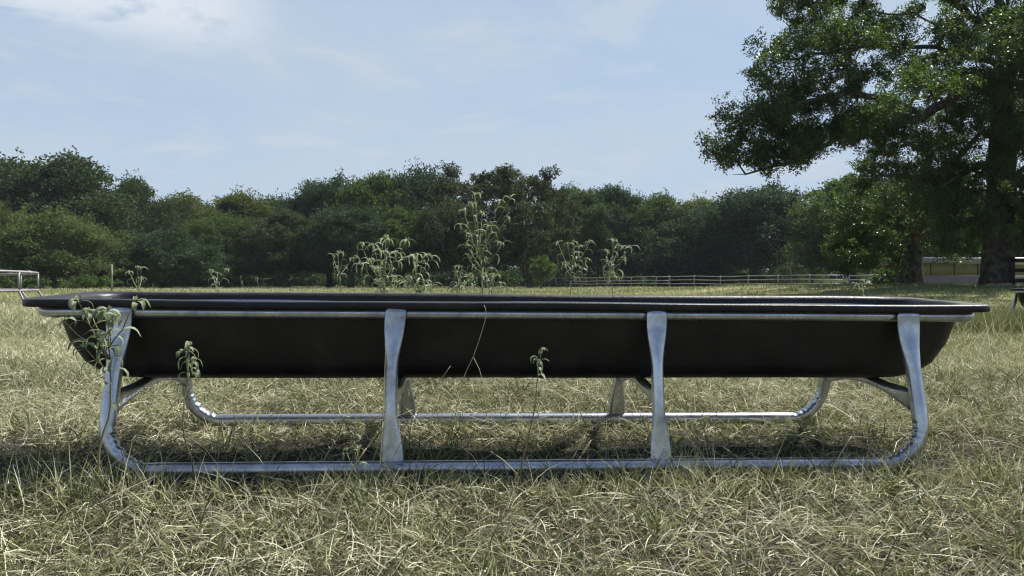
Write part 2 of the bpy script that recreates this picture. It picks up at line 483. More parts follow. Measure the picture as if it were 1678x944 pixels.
# --- kinds of tree in the far treeline, each modelled once at its own size and copied
def tree_kind(name, seed, w, h, base, leaf, barkm, R, nclump, cr, nleaf, L, shape, trunks=1, lean=0.0, flat=.65):
    rng = np.random.default_rng(seed)
    T = Tree(rng)
    cen = []
    lobes = [(rng.uniform(-.32, .32) * w, rng.uniform(-.3, .3) * w, base + (h - base) * rng.uniform(.35, .75), rng.uniform(.22, .34) * w) for _ in range(7)]
    tries = 0
    while len(cen) < nclump and tries < 20000:
        tries += 1
        z = rng.uniform(0, 1); ang = rng.uniform(0, 2 * np.pi)
        if shape == 'round': rad = math.sqrt(max(0, 1 - (2 * z - .70)**2 / 1.75))
        elif shape == 'spread': rad = math.sqrt(max(0, 1 - z**2)) * (.75 + .25 * min(1, z * 5))
        elif shape == 'tall': rad = (math.sin(math.pi * min(1, z * .80 + .2)))**.6
        else: rad = .35 + .65 * math.sin(math.pi * (z * .75 + .15))
        rr = rad * (1 - rng.uniform(0, 1)**2.2 * .75)
        p = np.array([math.cos(ang) * rr * w / 2, math.sin(ang) * rr * w / 2, base + z * (h - base) * .93])
        p[:2] *= 1 + .16 * math.sin(3 * ang + seed) + .10 * math.sin(7 * ang + 5 * z)
        p[2] += rng.normal(0, .25)
        cen.append(p)
    cen = np.array(cen)
    for k in range(trunks):
        a = 2 * np.pi * k / max(1, trunks) + rng.uniform(0, 1)
        sp_ = (.0 if trunks == 1 else .35)
        ox, oy = math.cos(a) * sp_, math.sin(a) * sp_
        le = lean if trunks == 1 else .9
        pts = [(ox * .3, oy * .3, -.15), (ox + le * .15 * math.cos(a), oy + le * .15 * math.sin(a), base * .5), (ox + le * math.cos(a) * .5, oy + le * math.sin(a) * .5, base * 1.0),
               (ox * 1.5 + le * math.cos(a) * .9, oy * 1.5 + le * math.sin(a) * .9, base + .45 * (h - base)), (ox * 1.5 + le * math.cos(a), oy * 1.5 + le * math.sin(a), base + .75 * (h - base))]
        T.limb(pts, step=.6, jit=.06, join=k > 0)
    nl = 5
    for k in range(nl):
        a = 2 * np.pi * (k + rng.uniform(-.3, .3)) / nl
        h0 = base * rng.uniform(.8, 1.15)
        T.limb([(0, 0, h0), (math.cos(a) * w * .14, math.sin(a) * w * .14, h0 + .12 * (h - base)), (math.cos(a) * w * .30, math.sin(a) * w * .30, h0 + rng.uniform(.15, .5) * (h - base))], step=.6, jit=.08)
    T.grow(cen, step=.7, jit=.12, skip=3)
    trunk = T.wood(MB(), R, rmin=.02, drop_below=.035)
    cr = cr * 1.12
    rad = cr * rng.uniform(.55, 1.45, len(cen))
    if shape == 'fan': Vl, Fl, vl = clump_leaves(cen, rad, (nleaf * 1.4 * (rad / cr)**1.6).astype(int), L, L * .6, rng, ntwig=14, flat=flat)
    else:
        a_ = dome_leaves(cen, rad * .92, (nleaf * .72 * (rad / cr)**1.8).astype(int), L, L * .62, rng)
        b_ = clump_leaves(cen + rng.normal(0, .25, cen.shape), rad * 1.25, (nleaf * .72 * (rad / cr)**1.8).astype(int), L * .95, L * .6, rng, ntwig=11, flat=.8, up=.5)
        Vl = np.vstack([a_[0], b_[0]]); Fl = np.vstack([a_[1], b_[1] + len(a_[0])]); vl = np.concatenate([a_[2], b_[2]])
    return dict(trunk=trunk, V=Vl, F=Fl, v=vl, leaf=leaf, bark=barkm, w=w, h=h, made=None)
KINDS = {
    'oak':    tree_kind('oak', 3, 11.0, 10.0, 2.5, dark_leaf, bark, .38, 170, 1.05, 200, .25, 'round'),
    'oak2':   tree_kind('oak2', 11, 10.0, 10.0, 2.4, dark_leaf, bark, .36, 160, 1.0, 200, .25, 'round', trunks=2),
    'tall':   tree_kind('tall', 5, 9.5, 12.0, 2.7, mid_leaf, bark, .36, 175, 1.0, 190, .25, 'tall'),
    'tall2':  tree_kind('tall2', 21, 9.5, 11.5, 2.4, mid_leaf, bark, .34, 165, 1.05, 190, .25, 'tall'),
    'wispy':  tree_kind('wispy', 8, 10.0, 12.5, 2.4, brown_leaf, bark_pale, .38, 230, .78, 130, .22, 'fan', trunks=3),
    'spread': tree_kind('spread', 14, 11.0, 6.4, 1.5, grey_leaf, bark, .32, 160, .85, 200, .21, 'spread', trunks=3),
    'low':    tree_kind('low', 17, 10.0, 6.5, 1.2, dark_leaf, bark, .30, 155, .9, 200, .22, 'spread', trunks=2),
    'sapling': tree_kind('sapling', 19, 2.9, 3.2, 1.2, bush_leaf, bark_pale, .09, 34, .42, 130, .14, 'spread'),
}
def plant_tree(kind, px, top, wpx, Y, label, cat='tree', group='trees along the far edge of the pasture', rot=0.0, name='oak_tree', leaf=None):
    k = KINDS[kind]
    x, y, z = on_ground(px, Y)
    o = empty(name, (x, y, z), label, cat, group, rot)
    H = GZ + (HY - top) / FPX * Y - z; W = wpx / FPX * Y * 1.12
    o.scale = (W / k['w'], W / k['w'], H / k['h'])
    if k['made'] is None:
        a = k['trunk'].build('trunk', k['bark'], o)
        b = mesh_from('crown', k['V'], k['F'], k['leaf'], o, k['v'])
        k['made'] = (a, b)
        made = (a, b)
    else:
        made = []
        for s_ in k['made']:
            c = s_.copy(); c.parent = o; C.objects.link(c); made.append(c)
    if leaf is not None:
        made[1].material_slots[0].link = 'OBJECT'; made[1].material_slots[0].material = leaf
    return o
olive_leaf = leaf_mat('hackberry_leaf', [(0, (.048, .062, .022)), (.5, (.082, .100, .034)), (1, (.125, .145, .05))], trans=.44, rough=.65, spec=.12)
cool_leaf = leaf_mat('blue_green_oak_leaf', [(0, (.024, .042, .024)), (.5, (.042, .066, .036)), (1, (.074, .104, .056))], trans=.34, rough=.65, spec=.12, tint=(1.0, 1.2, .75))
KIND_LEAF = [dark_leaf, dark_leaf, None, olive_leaf, olive_leaf, mid_leaf, cool_leaf, mid_leaf, cool_leaf, None, None, mid_leaf, cool_leaf, mid_leaf, olive_leaf, None, cool_leaf, olive_leaf, mid_leaf, brown_leaf, None, mid_leaf, brown_leaf, cool_leaf, cool_leaf, mid_leaf, None, olive_leaf, None]
R_ = random.Random(4)
TL = [  # kind, px, top row, width in px, distance, name, label
    ('tall2', 15, 270, 185, 92, 'elm_tree', 'tall dark tree at the left edge of the photo behind the ring feeder'),
    ('tall', 118, 264, 190, 90, 'elm_tree', 'tallest domed tree at far left, rising behind the low greyish forked tree'),
    ('tall2', 222, 300, 110, 99, 'elm_tree', 'loose crowned tree just right of the tall domed tree at far left'),
    ('tall', 305, 325, 130, 106, 'elm_tree', 'pale olive tree on the skyline above the low rounded tree at left'),
    ('tall2', 385, 323, 125, 100, 'elm_tree', 'yellowish green tree on the skyline left of the thin branching weed'),
    ('oak2', 458, 333, 120, 104, 'oak_tree', 'lowest skyline tree left of the broad dark middle group'),
    ('oak', 540, 303, 130, 90, 'oak_tree', 'dark oak at the left end of the raised middle group of trees'),
    ('oak2', 612, 298, 130, 88, 'oak_tree', 'dark oak right behind the bushy drooping weed'),
    ('oak', 690, 290, 135, 91, 'oak_tree', 'dark oak between the bushy drooping weed and the tallest weed'),
    ('wispy', 795, 268, 165, 84, 'elm_tree', 'tall feathery grey brown tree behind the tallest weed'),
    ('wispy', 868, 276, 130, 88, 'elm_tree', 'feathery brownish tree with a forked trunk right of the tallest weed'),
    ('oak', 940, 315, 110, 106, 'oak_tree', 'dark tree behind the left end of the pipe fence'),
    ('oak2', 1005, 315, 125, 108, 'oak_tree', 'dense dark tree behind the weed with the two drooping heads'),
    ('tall', 1085, 325, 120, 106, 'elm_tree', 'loose skyline tree above the low wide oak behind the fence'),
    ('tall2', 1150, 332, 115, 110, 'elm_tree', 'thin topped skyline tree between the low wide oak and the round oak'),
    ('spread', 98, 361, 185, 66, 'mesquite_tree', 'low greyish green tree with forked leaning trunks beside the ring feeder'),
    ('low', 272, 384, 155, 72, 'oak_tree', 'low rounded tree above the left end of the trough'),
    ('spread', -20, 338, 110, 70, 'mesquite_tree', 'light green low tree cut off by the left edge of the photo'),
    ('oak', 372, 362, 120, 84, 'oak_tree', 'small dark tree behind the small weed over the left half of the trough'),
    ('oak2', 470, 352, 120, 80, 'oak_tree', 'grey green oak with slim trunk standing left of the thin branching weed'),
    ('oak', 575, 345, 115, 78, 'oak_tree', 'dark oak with leaning trunk just behind the thin branching weed'),
    ('oak2', 655, 350, 105, 79, 'oak_tree', 'dark oak with straight thick trunk beside the bushy drooping weed'),
    ('oak', 742, 340, 110, 78, 'oak_tree', 'dark oak with twin trunk left of the tallest weed'),
    ('low', 1105, 362, 170, 104, 'oak_tree', 'low wide spreading oak behind the middle of the pipe fence'),
    ('oak', 1238, 316, 165, 96, 'oak_tree', 'round topped dark oak with spreading limbs behind the pipe fence'),
    ('oak2', 1398, 299, 175, 82, 'oak_tree', 'bushy oak behind the gate, left of the big oaks'),
    ('sapling', 888, 428, 36, 74, 'sapling', 'small light green sapling left of the pipe fence'),
    ('tall', 1580, 330, 190, 78, 'elm_tree', 'tree rising behind the olive walled building'),
    ('tall2', 1720, 320, 190, 80, 'elm_tree', 'tree behind the right end of the olive walled building, at the photo edge'),
]
for i, (kd, px, top, wp, Y, nm, lab) in enumerate(TL):
    plant_tree(kd, px, top, wp, Y, lab, rot=R_.uniform(0, 6.28), name=nm, cat='sapling' if kd == 'sapling' else 'tree', leaf=KIND_LEAF[i])

# --- the wood behind the treeline, one dark mass nobody could count
rng = np.random.default_rng(77)
cen = []; 
for i in range(2600):
    x = rng.uniform(-115, 115); y = 124 + rng.uniform(-7, 14)
    top = 8.0 + 1.5 * math.sin(x * .11) + 1.2 * math.sin(x * .29 + 2)
    cen.append((x, y, rng.uniform(0, 1) * top))
for i in range(900): cen.append((rng.uniform(-115, 115), 116 + rng.uniform(-4, 6), rng.uniform(.2, 2.2)))
cen = np.array(cen)
Vl, Fl, vl = clump_leaves(cen, rng.uniform(1.0, 1.9, len(cen)), np.full(len(cen), 120), .42, .28, rng, ntwig=14)
Vl[:, 2] += .1
tag(mesh_from('woodland', Vl, Fl, dark_leaf, None, vl), 'deep shaded wood behind the treeline', 'woodland', kind='stuff')
# --- shrubs
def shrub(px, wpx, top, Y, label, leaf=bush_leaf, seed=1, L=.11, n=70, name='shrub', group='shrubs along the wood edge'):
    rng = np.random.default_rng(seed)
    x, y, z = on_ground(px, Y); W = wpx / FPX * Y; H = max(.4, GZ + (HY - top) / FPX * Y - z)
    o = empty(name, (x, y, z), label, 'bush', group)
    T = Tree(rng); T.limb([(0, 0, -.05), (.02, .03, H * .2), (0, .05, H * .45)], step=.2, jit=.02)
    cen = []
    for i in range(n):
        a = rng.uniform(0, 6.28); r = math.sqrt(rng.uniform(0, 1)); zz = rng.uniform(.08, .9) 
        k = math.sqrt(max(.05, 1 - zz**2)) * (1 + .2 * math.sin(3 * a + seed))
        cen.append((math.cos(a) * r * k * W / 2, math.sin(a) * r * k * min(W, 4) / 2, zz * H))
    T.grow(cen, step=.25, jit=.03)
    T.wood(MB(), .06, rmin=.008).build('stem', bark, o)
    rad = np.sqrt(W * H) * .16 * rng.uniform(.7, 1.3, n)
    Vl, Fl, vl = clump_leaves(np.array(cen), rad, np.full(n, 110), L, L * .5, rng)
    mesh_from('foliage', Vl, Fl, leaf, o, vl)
    return o
shrub(140, 105, 452, 62, 'bright green bush under the forked low tree right of the ring feeder', seed=1, L=.13)
shrub(28, 110, 452, 60, 'bright green bush seen through the ring feeder', seed=2, L=.13)
shrub(1160, 85, 447, 99, 'left one of two green hedge bushes behind the pipe fence', seed=3, L=.15)
shrub(1228, 78, 448, 97, 'right one of two green hedge bushes behind the pipe fence', seed=4, L=.15)
shrub(1330, 62, 408, 90, 'light green bush behind the fence left of the silver car', seed=5, L=.12, leaf=mid_leaf, n=80)
shrub(1452, 46, 440, 47, 'leafy bush between the gate and the left big oak trunk', seed=6, L=.10, n=50)
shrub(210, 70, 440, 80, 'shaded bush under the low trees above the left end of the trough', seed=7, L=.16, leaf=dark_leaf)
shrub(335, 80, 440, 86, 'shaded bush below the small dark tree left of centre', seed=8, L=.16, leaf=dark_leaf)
shrub(820, 60, 463, 76, 'low scrubby bush at the foot of the feathery trees', seed=9, L=.12, leaf=brown_leaf, n=40)
shrub(1190, 90, 418, 109, 'pale scrub under the arms of the round topped oak', seed=10, L=.18, leaf=grey_leaf)
shrub(1285, 66, 428, 106, 'dark scrub right of the round topped oak trunk', seed=12, L=.16, leaf=dark_leaf)

# --- the two big oaks on the right
def big_oak(name, label, base, limbs, polys, R, n_vis, extra, seed, L, nleaf, rclump, dspread, Yb, skip, drop=.0):
    rng = np.random.default_rng(seed)
    o = empty(name, base, label, 'tree', 'big oaks by the pasture edge')
    b = np.array(base)
    T = Tree(rng)
    for k, l in enumerate(limbs):
        T.limb([at(px, py, Yb + dy) - b for px, py, dy in l], step=.45, jit=.06 if k else .03, join=k > 0)
    LP = T.P.copy()
    cen = []
    xs = [p[0] for p in polys]; ys = [p[1] for p in polys]
    while len(cen) < n_vis:
        px, py = rng.uniform(min(xs), max(xs)), rng.uniform(min(ys), max(ys))
        if not in_poly(px, py, polys): continue
        c = at(px, py, Yb) - b
        j = np.argmin(((LP[skip:, 0] - c[0])**2 + (LP[skip:, 2] - c[2])**2)) + skip
        dy = LP[j, 1] + rng.normal(0, dspread)
        c = at(px, py, Yb + dy) - b
        cen.append(c)
    for k, l in enumerate(limbs):
        if k == 0: continue
        pts = smooth_path([at(px, py, Yb + dy) - b for px, py, dy in l], .55)
        m0 = int(len(pts) * .45)
        for p in pts[m0:]:
            for _ in range(2 if k in (1, 7) else 1): cen.append(p + np.array([rng.normal(0, .45), rng.normal(0, .7), rng.uniform(-.05, .75)]))
    for lo, hi, n in extra:
        for _ in range(n): cen.append(rng.uniform(lo, hi))
    cen = np.array(cen)
    T.grow(cen, step=.45, jit=.09, sag=.10, skip=skip)
    T.wood(MB(), R, rmin=.012, power=.55, seg_big=14, flare=1.35).build('trunk', bark, o)
    rad = rclump * rng.uniform(.65, 1.35, len(cen))
    Vl, Fl, vl = clump_leaves(cen, rad, (nleaf * (rad / rclump)**1.5).astype(int), L, L * .55, rng, ntwig=16, flat=.75)
    mesh_from('crown', Vl, Fl, oak_leaf, o, vl)
    return o
YC = 28.0
limbsC = [
    [(1632, 474, 0), (1633, 430, 0), (1637, 370, .1), (1640, 300, .2), (1642, 220, .3), (1644, 140, .2), (1648, 60, 0), (1650, -60, 0), (1640, -180, 0)],
    [(1643, 170, .2), (1600, 140, -1), (1550, 170, -1.6), (1510, 193, -2), (1452, 207, -2.5), (1408, 217, -3), (1371, 234, -3.3), (1330, 244, -3.6), (1303, 259, -3.8), (1283, 267, -3.9), (1245, 274, -4), (1200, 286, -4.2)],
    [(1642, 240, 0), (1611, 219, 1), (1577, 251, 1.5), (1554, 281, 2), (1537, 312, 2)],
    [(1641, 275, .2), (1625, 268, -1), (1590, 282, -1.5), (1563, 296, -2), (1520, 330, -2.5), (1500, 365, -2.6)],
    [(1645, 110, 0), (1580, 85, -1), (1480, 78, -2), (1400, 78, -2.5), (1330, 92, -3), (1260, 108, -3)],
    [(1647, 70, 0), (1560, 5, 1), (1450, -30, 1), (1350, 5, 1), (1285, 25, 1)],
    [(1648, 30, 0), (1600, -100, 2), (1500, -220, 2), (1420, -280, 2)],
    [(1510, 193, -2), (1440, 160, -2.6), (1370, 158, -3), (1290, 172, -3.4), (1190, 206, -3.6)],
    [(1643, 190, .2), (1720, 120, 2), (1830, 110, 3), (1950, 180, 4)],
    [(1648, 60, 0), (1740, -40, -1), (1860, -80, -2), (1980, 0, -2)],
    [(1642, 220, 0), (1660, 160, 4), (1640, 120, 8), (1620, 160, 11)],
    [(1643, 190, .2), (1660, 120, -3), (1690, 60, -6), (1720, 60, -8)],
    [(1640, 300, .2), (1690, 270, -.5), (1750, 280, -1), (1830, 330, -1)],
]
polyC = [(1275, -60), (1270, 15), (1300, 45), (1240, 88), (1230, 115), (1248, 150), (1185, 193), (1182, 215), (1190, 240), (1185, 280), (1250, 272), (1330, 232), (1395, 212), (1432, 215), (1445, 250), (1425, 275),
         (1450, 295), (1490, 315), (1530, 370), (1540, 410), (1600, 415), (1640, 385), (1700, 405), (1760, 380), (1790, 200), (1790, -260), (1350, -260)]
b_c = on_ground(1632, YC)
big_oak('big_oak', 'huge oak at the right edge with long limbs reaching left across the sky', b_c, limbsC, polyC, .50, 385,
        [(np.array([3, -6, 5]), np.array([9, 5, 13]), 60), (np.array([-6, 3, 7]), np.array([5, 10, 13]), 45), (np.array([-3, -8, 7]), np.array([5, -4, 12]), 18),
         (np.array([-2.6, -3.6, 1.4]), np.array([1.8, -.8, 8.0]), 70), (np.array([-4.5, -1, 2.4]), np.array([-.5, 4, 7]), 45), (np.array([-1.4, -3, 4.5]), np.array([2.2, -.9, 9.5]), 34), (np.array([-2.0, -5, 3.5]), np.array([3.0, -2, 10]), 20)],
        101, .088, 600, .64, 1.3, YC, 14)
YB = 36.0
limbsB = [
    [(1489, 474, 0), (1490, 440, 0), (1492, 405, 0), (1488, 370, .2), (1470, 340, .3), (1450, 320, .5)],
    [(1492, 405, 0), (1515, 378, -.5), (1551, 358, -1), (1585, 345, -1.4)],
    [(1490, 395, 0), (1455, 375, -1), (1420, 372, -1.6), (1385, 385, -2)],
    [(1488, 370, .2), (1500, 335, 1), (1515, 300, 1.5)],
    [(1491, 400, 0), (1480, 380, 2), (1460, 365, 4)],
    [(1491, 400, 0), (1500, 385, -2), (1510, 375, -4)],
]
polyB = [(1375, 440), (1365, 400), (1380, 345), (1410, 315), (1450, 305), (1520, 305), (1580, 330), (1600, 380), (1585, 415), (1545, 425), (1520, 405), (1500, 400), (1470, 430), (1440, 440)]
b_b = on_ground(1490, YB)
big_oak('big_oak', 'thick trunked oak standing left of the olive walled building', b_b, limbsB, polyB, .52, 150,
        [(np.array([-3, 1, 3]), np.array([3, 4, 5.5]), 20)], 202, .10, 460, .62, 1.5, YB, 6)

# --- dead branches
def dead_brush(base, H, W, n, label, seed, mat, name='dead_brush', r=.02):
    rng = np.random.default_rng(seed); T = Tree(rng)
    T.limb([(0, 0, -.05), (.02 * W, 0, H * .2), (-.02 * W, 0, H * .35)], step=H * .1, jit=.01 * H)
    cen = []
    for i in range(n):
        a = rng.uniform(0, 6.28); cen.append((math.cos(a) * W / 2 * rng.uniform(.1, 1), math.sin(a) * W / 2 * rng.uniform(.1, 1), H * rng.uniform(.35, 1)))
    T.grow(cen, step=H * .08, jit=H * .025, sag=.05)
    o = T.wood(MB(), r, rmin=r * .16, power=.45, flare=1.0).build(name, mat, None)
    o.location = base
    return tag(o, label, 'dead brush')
dead_brush(on_ground(1296, 88), 6.2, 5.4, 90, 'bare grey dead tree between the round topped oak and the gate', 5, deadwood, 'dead_tree', .10)
dead_brush(on_ground(424, 8.5), .62, .42, 34, 'pale bare twiggy brush behind the trough left of the thin branching weed', 6, deadwood, 'dry_brush', .006)

# ------------------------------------------------------------------ bunk feeder
def rrect(a, b, r, n=8):
    """rounded rectangle outline, half length a, half width b, corner radius r"""
    P = []
    for cx_, cy_, a0 in ((a - r, b - r, 0), (-a + r, b - r, 90), (-a + r, -b + r, 180), (a - r, -b + r, 270)):
        for i in range(n + 1):
            t = math.radians(a0 + 90 * i / n); P.append((cx_ + r * math.cos(t), cy_ + r * math.sin(t)))
    # extra points along the long sides so the plastic can sag a little
    out = []
    for i in range(len(P)):
        p0, p1 = P[i], P[(i + 1) % len(P)]; out.append(p0)
        d = math.hypot(p1[0] - p0[0], p1[1] - p0[1])
        m = int(d / .12)
        for k in range(1, m): out.append((p0[0] + (p1[0] - p0[0]) * k / m, p0[1] + (p1[1] - p0[1]) * k / m))
    return out
fx, fy, fz, fyaw, fpit, frol = .0275, 2.6185, GZ - .5616, .068, .0414, .008
FD, FLS, FLG, FW, FDT, FHT, FHR, FXL = .3319, 1.2502, .4045, .2073, .2396, .4793, .5115, 1.2249
FW = .250
feeder = empty('bunk_feeder', (fx, fy, fz), 'long black trough on a galvanised pipe frame, nearest the camera', 'feed trough', 'feed troughs in the pasture')
feeder.rotation_mode = 'YXZ'; feeder.rotation_euler = (fpit, frol, fyaw)
# trough: closed shell, inner basin up to the rim, rolled lip, outer hull down
rings = []
def ring(z, a, b, r): rings.append((z, a, b, r))
H0 = FHR
for z, a, b, r in ((.262, 1.23, .085, .06), (.266, 1.29, .115, .075), (.282, 1.34, .142, .085), (.315, 1.385, .158, .09), (.38, 1.422, .175, .09), (.45, 1.44, .190, .09), (H0 - .012, 1.446, .198, .09), (H0 - .003, 1.452, .203, .09)):
    ring(z, a, b, r)
ring(H0, 1.460, .210, .09); ring(H0, 1.518, FW - .005, .07); ring(H0 - .0015, 1.522, FW - .002, .07); ring(H0 - .004, 1.525, FW, .07)
ring(H0 - .020, 1.525, FW, .07); ring(H0 - .023, 1.522, FW - .003, .07); ring(H0 - .023, 1.468, .217, .09)
for z, a, b, r in ((H0 - .028, 1.456, .207, .09), (.45, 1.450, .199, .09), (.38, 1.432, .184, .09), (.315, 1.396, .167, .09), (.280, 1.352, .151, .085), (.262, 1.300, .122, .075), (.255, 1.23, .09, .06)):
    ring(z, a, b, r)
base_n = len(rrect(1.525, FW, .07))
V = []; F = []
ref = rrect(1.525, FW, .07)
for z, a, b, r in rings:
    P = rrect(a, b, r)
    # same count everywhere: rebuild from the reference parameterisation
    if len(P) != base_n:
        pa = []
        n = 8
        corners = []
        Q = []
        for cx_, cy_, a0 in ((a - r, b - r, 0), (-a + r, b - r, 90), (-a + r, -b + r, 180), (a - r, -b + r, 270)):
            Q.append([(cx_ + r * math.cos(math.radians(a0 + 90 * i / n)), cy_ + r * math.sin(math.radians(a0 + 90 * i / n))) for i in range(n + 1)])
        # gaps of the reference outline
        gaps = []
        R0 = ref; cnt = 0
        ra, rb, rr = 1.525, FW, .07
        lens = [2 * (ra - rr), 2 * (rb - rr), 2 * (ra - rr), 2 * (rb - rr)]
        for c_ in range(4):
            pa += Q[c_]
            p0, p1 = Q[c_][-1], Q[(c_ + 1) % 4][0]
            m = int(lens[c_] / .12)
            for k in range(1, m): pa.append((p0[0] + (p1[0] - p0[0]) * k / m, p0[1] + (p1[1] - p0[1]) * k / m))
        P = pa
    lipk = sstep(z, .40, .50)
    for x, y in P:
        sag_ = lipk * (.0014 * math.sin(x * 4.1 + 1.0 + (2.2 if y > 0 else 0)) + .0006 * math.sin(x * 9 + 3 * (y > 0))) + lipk * .002
        yb = .003 * math.sin(x * 6.2 + (1 if y > 0 else 0)) * (abs(y) > .05) * (1 if y > 0 else -1)
        V.append((x, y + yb, z + sag_))
nr = len(P)
for i in range(len(rings) - 1):
    for j in range(nr):
        k = (j + 1) % nr
        F.append((i * nr + j, i * nr + k, (i + 1) * nr + k, (i + 1) * nr + j))
Fs = [np.array(F)[:, ::1], np.arange(nr)[None], (np.arange(nr)[::-1] + (len(rings) - 1) * nr)[None]]
tro = mesh_from('trough', V, Fs, poly, feeder, smooth=True)
# rail of pipe under the lip
RZ = FHT - .004; RY = FDT - .029
P = rrect(1.492, RY, .10, 10)
P = [(x, y, RZ) for x, y in P]; P = P + [P[0]]
MB().tube(P, (.019, .0165)[0], seg=14, cap=False, up=(0, 0, 1)).build('frame_rail', galv, feeder)
# skids: one pipe each, bent up into the end legs, flattened where it meets the rail
def skid(sy, name='skid'):
    r0 = .0235; zb = r0
    y0 = -FD; BR = .135
    pts = []; rad = []; inner = []
    def leg_y(z): return (y0 + (FD - FDT) * sstep(z, .05, FHT) * 1.0)
    top = FHT + .012
    xs_out = FLS - r0
    def xz(z): return xs_out + (FXL - xs_out) * sstep(z, .16, FHT)
    half = []
    for z in np.linspace(top, zb + BR, 26): half.append((xz(z), leg_y(z), z, 0))
    for t in np.linspace(0, 90, 46)[1:]:
        tt = math.radians(t)
        half.append((xs_out - BR + BR * math.cos(tt), leg_y(zb + BR - BR * math.sin(tt)) * 1.0, zb + BR - BR * math.sin(tt), t))
    for x in np.linspace(xs_out - BR, 0, 12)[1:]: half.append((x, y0, zb, 0))
    full = half + [(-x, y, z, t) for x, y, z, t in half[::-1][1:]]
    A = np.array(full); n = len(A); seg = 18
    mb = MB(); th = np.linspace(0, 2 * np.pi, seg, endpoint=False)
    T = np.gradient(A[:, :3], axis=0); T /= np.linalg.norm(T, axis=1)[:, None]
    V = []
    for i in range(n):
        x, y, z, t = A[i]
        Yv = np.array([0, 1, 0.]); Yv -= T[i] * (Yv @ T[i]); Yv /= np.linalg.norm(Yv)
        Xv = np.cross(Yv, T[i]); Xv /= np.linalg.norm(Xv)
        fl = sstep(z, .30, .455)          # pressed flat at the top
        ra, rb = r0 * (1 + .62 * fl), r0 * (1 - .60 * fl)
        # direction towards the inside of the bend
        if t > 0:
            ctr = np.array([math.copysign(xs_out - BR, x), y, zb + BR]); d = ctr - A[i, :3]; d /= np.linalg.norm(d)
        for a in th:
            v = Xv * math.cos(a) * ra + Yv * math.sin(a) * rb
            k = 0
            if t > 0:
                k = max(0, float(v @ d) / r0)
                edge = min(1, t / 14, (90 - t) / 14)
                v = v - d * (k**1.5) * .0040 * edge * (1 + (.65 + .35 * math.sin(t * .23 + x)) * math.sin(t * .60 + 1.3 * math.sin(t * .17 + x * 3))) 
            elif z > .16 and fl < .9:
                v = v * (1 + .03 * math.sin(z * 40) * (1 - fl))
            V.append(A[i, :3] + v)
    V = np.array(V)
    i_ = np.arange(n - 1)[:, None] * seg; j = np.arange(seg)[None]; k = (j + 1) % seg
    Fq = np.stack([i_ + j, i_ + k, i_ + seg + k, i_ + seg + j], -1).reshape(-1, 4)
    Fs = [Fq, np.arange(seg)[::-1][None], (np.arange(seg) + (n - 1) * seg)[None]]
    if sy > 0:
        V[:, 1] *= -1; Fs = [f[:, ::-1] for f in Fs]
    return mesh_from(name, V, Fs, galv, feeder, smooth=True)
skid(-1); skid(1)
def mid_leg(x, sy):
    n = 40; z = np.linspace(.030, FHT + .012, n)
    t = (z - z[0]) / (z[-1] - z[0])
    y = -FD + (FD - FDT) * t
    y = y - .004 * sstep(t, .9, 1) + .010 * np.exp(-(t / .05)**2) * 0
    fl = np.maximum(sstep(t, .60, .93), sstep(1 - t, .62, .95))
    ra = .0195 * (1 + .68 * fl); rb = .0195 * (1 - .62 * fl)
    rb = np.maximum(rb, .0065)
    bow = .010 * np.sin(np.pi * t)
    pts = np.stack([np.full(n, x) + bow * (-1 if x < 0 else -.4), y * (1 if sy < 0 else -1), z], 1)
    mb = MB().tube(pts, np.stack([ra, rb], 1), seg=16, up=(1, 0, 0))
    # weld bead where the pressed foot meets the skid
    rg = np.random.default_rng(int(1000 * (x + 2)) + (sy > 0))
    xs = np.linspace(x - .031, x + .031, 12)
    mb.tube(np.stack([xs, np.full(12, sy * (FD + .0135)), .0405 + rg.normal(0, .0012, 12)], 1), .0038 * (1 + rg.uniform(-.35, .35, 12)), seg=6)
    xs = np.linspace(x - .030, x + .030, 12)
    mb.tube(np.stack([xs, np.full(12, sy * (FDT + .0015)), FHT + .013 + rg.normal(0, .001, 12)], 1), .0030 * (1 + rg.uniform(-.4, .4, 12)), seg=6)
    return mb.build('leg', galv, feeder)
for x in (-FLG, FLG):
    for sy in (-1, 1): mid_leg(x, sy)
def brace(x):
    n = 41; u = np.linspace(-1, 1, n)
    y = u * (FD - .050)
    z = .238 - .026 * np.abs(u)**1.6
    fl = sstep(np.abs(u), .38, .97)
    ra = .018 * (1 + .85 * fl); rb = .018 * (1 - .62 * fl)
    pts = np.stack([np.full(n, x), y, z], 1)
    return MB().tube(pts, np.stack([ra, rb], 1), seg=14, up=(0, 0, 1)).build('cross_brace', galv, feeder)
for x in (-FLS + .028, -FLG, FLG, FLS - .028): brace(x)
# a second trough farther off at the right edge of the photo
f2 = copy_tree(feeder)
x2 = (1650 - CX) / FPX * 9.0 + 1.342
f2.location = (x2, 9.77, GZ - .055 - .5115); f2.rotation_euler = (0, 0, .681)
f2['label'] = 'second trough cut off by the right edge of the photo, one leg showing'
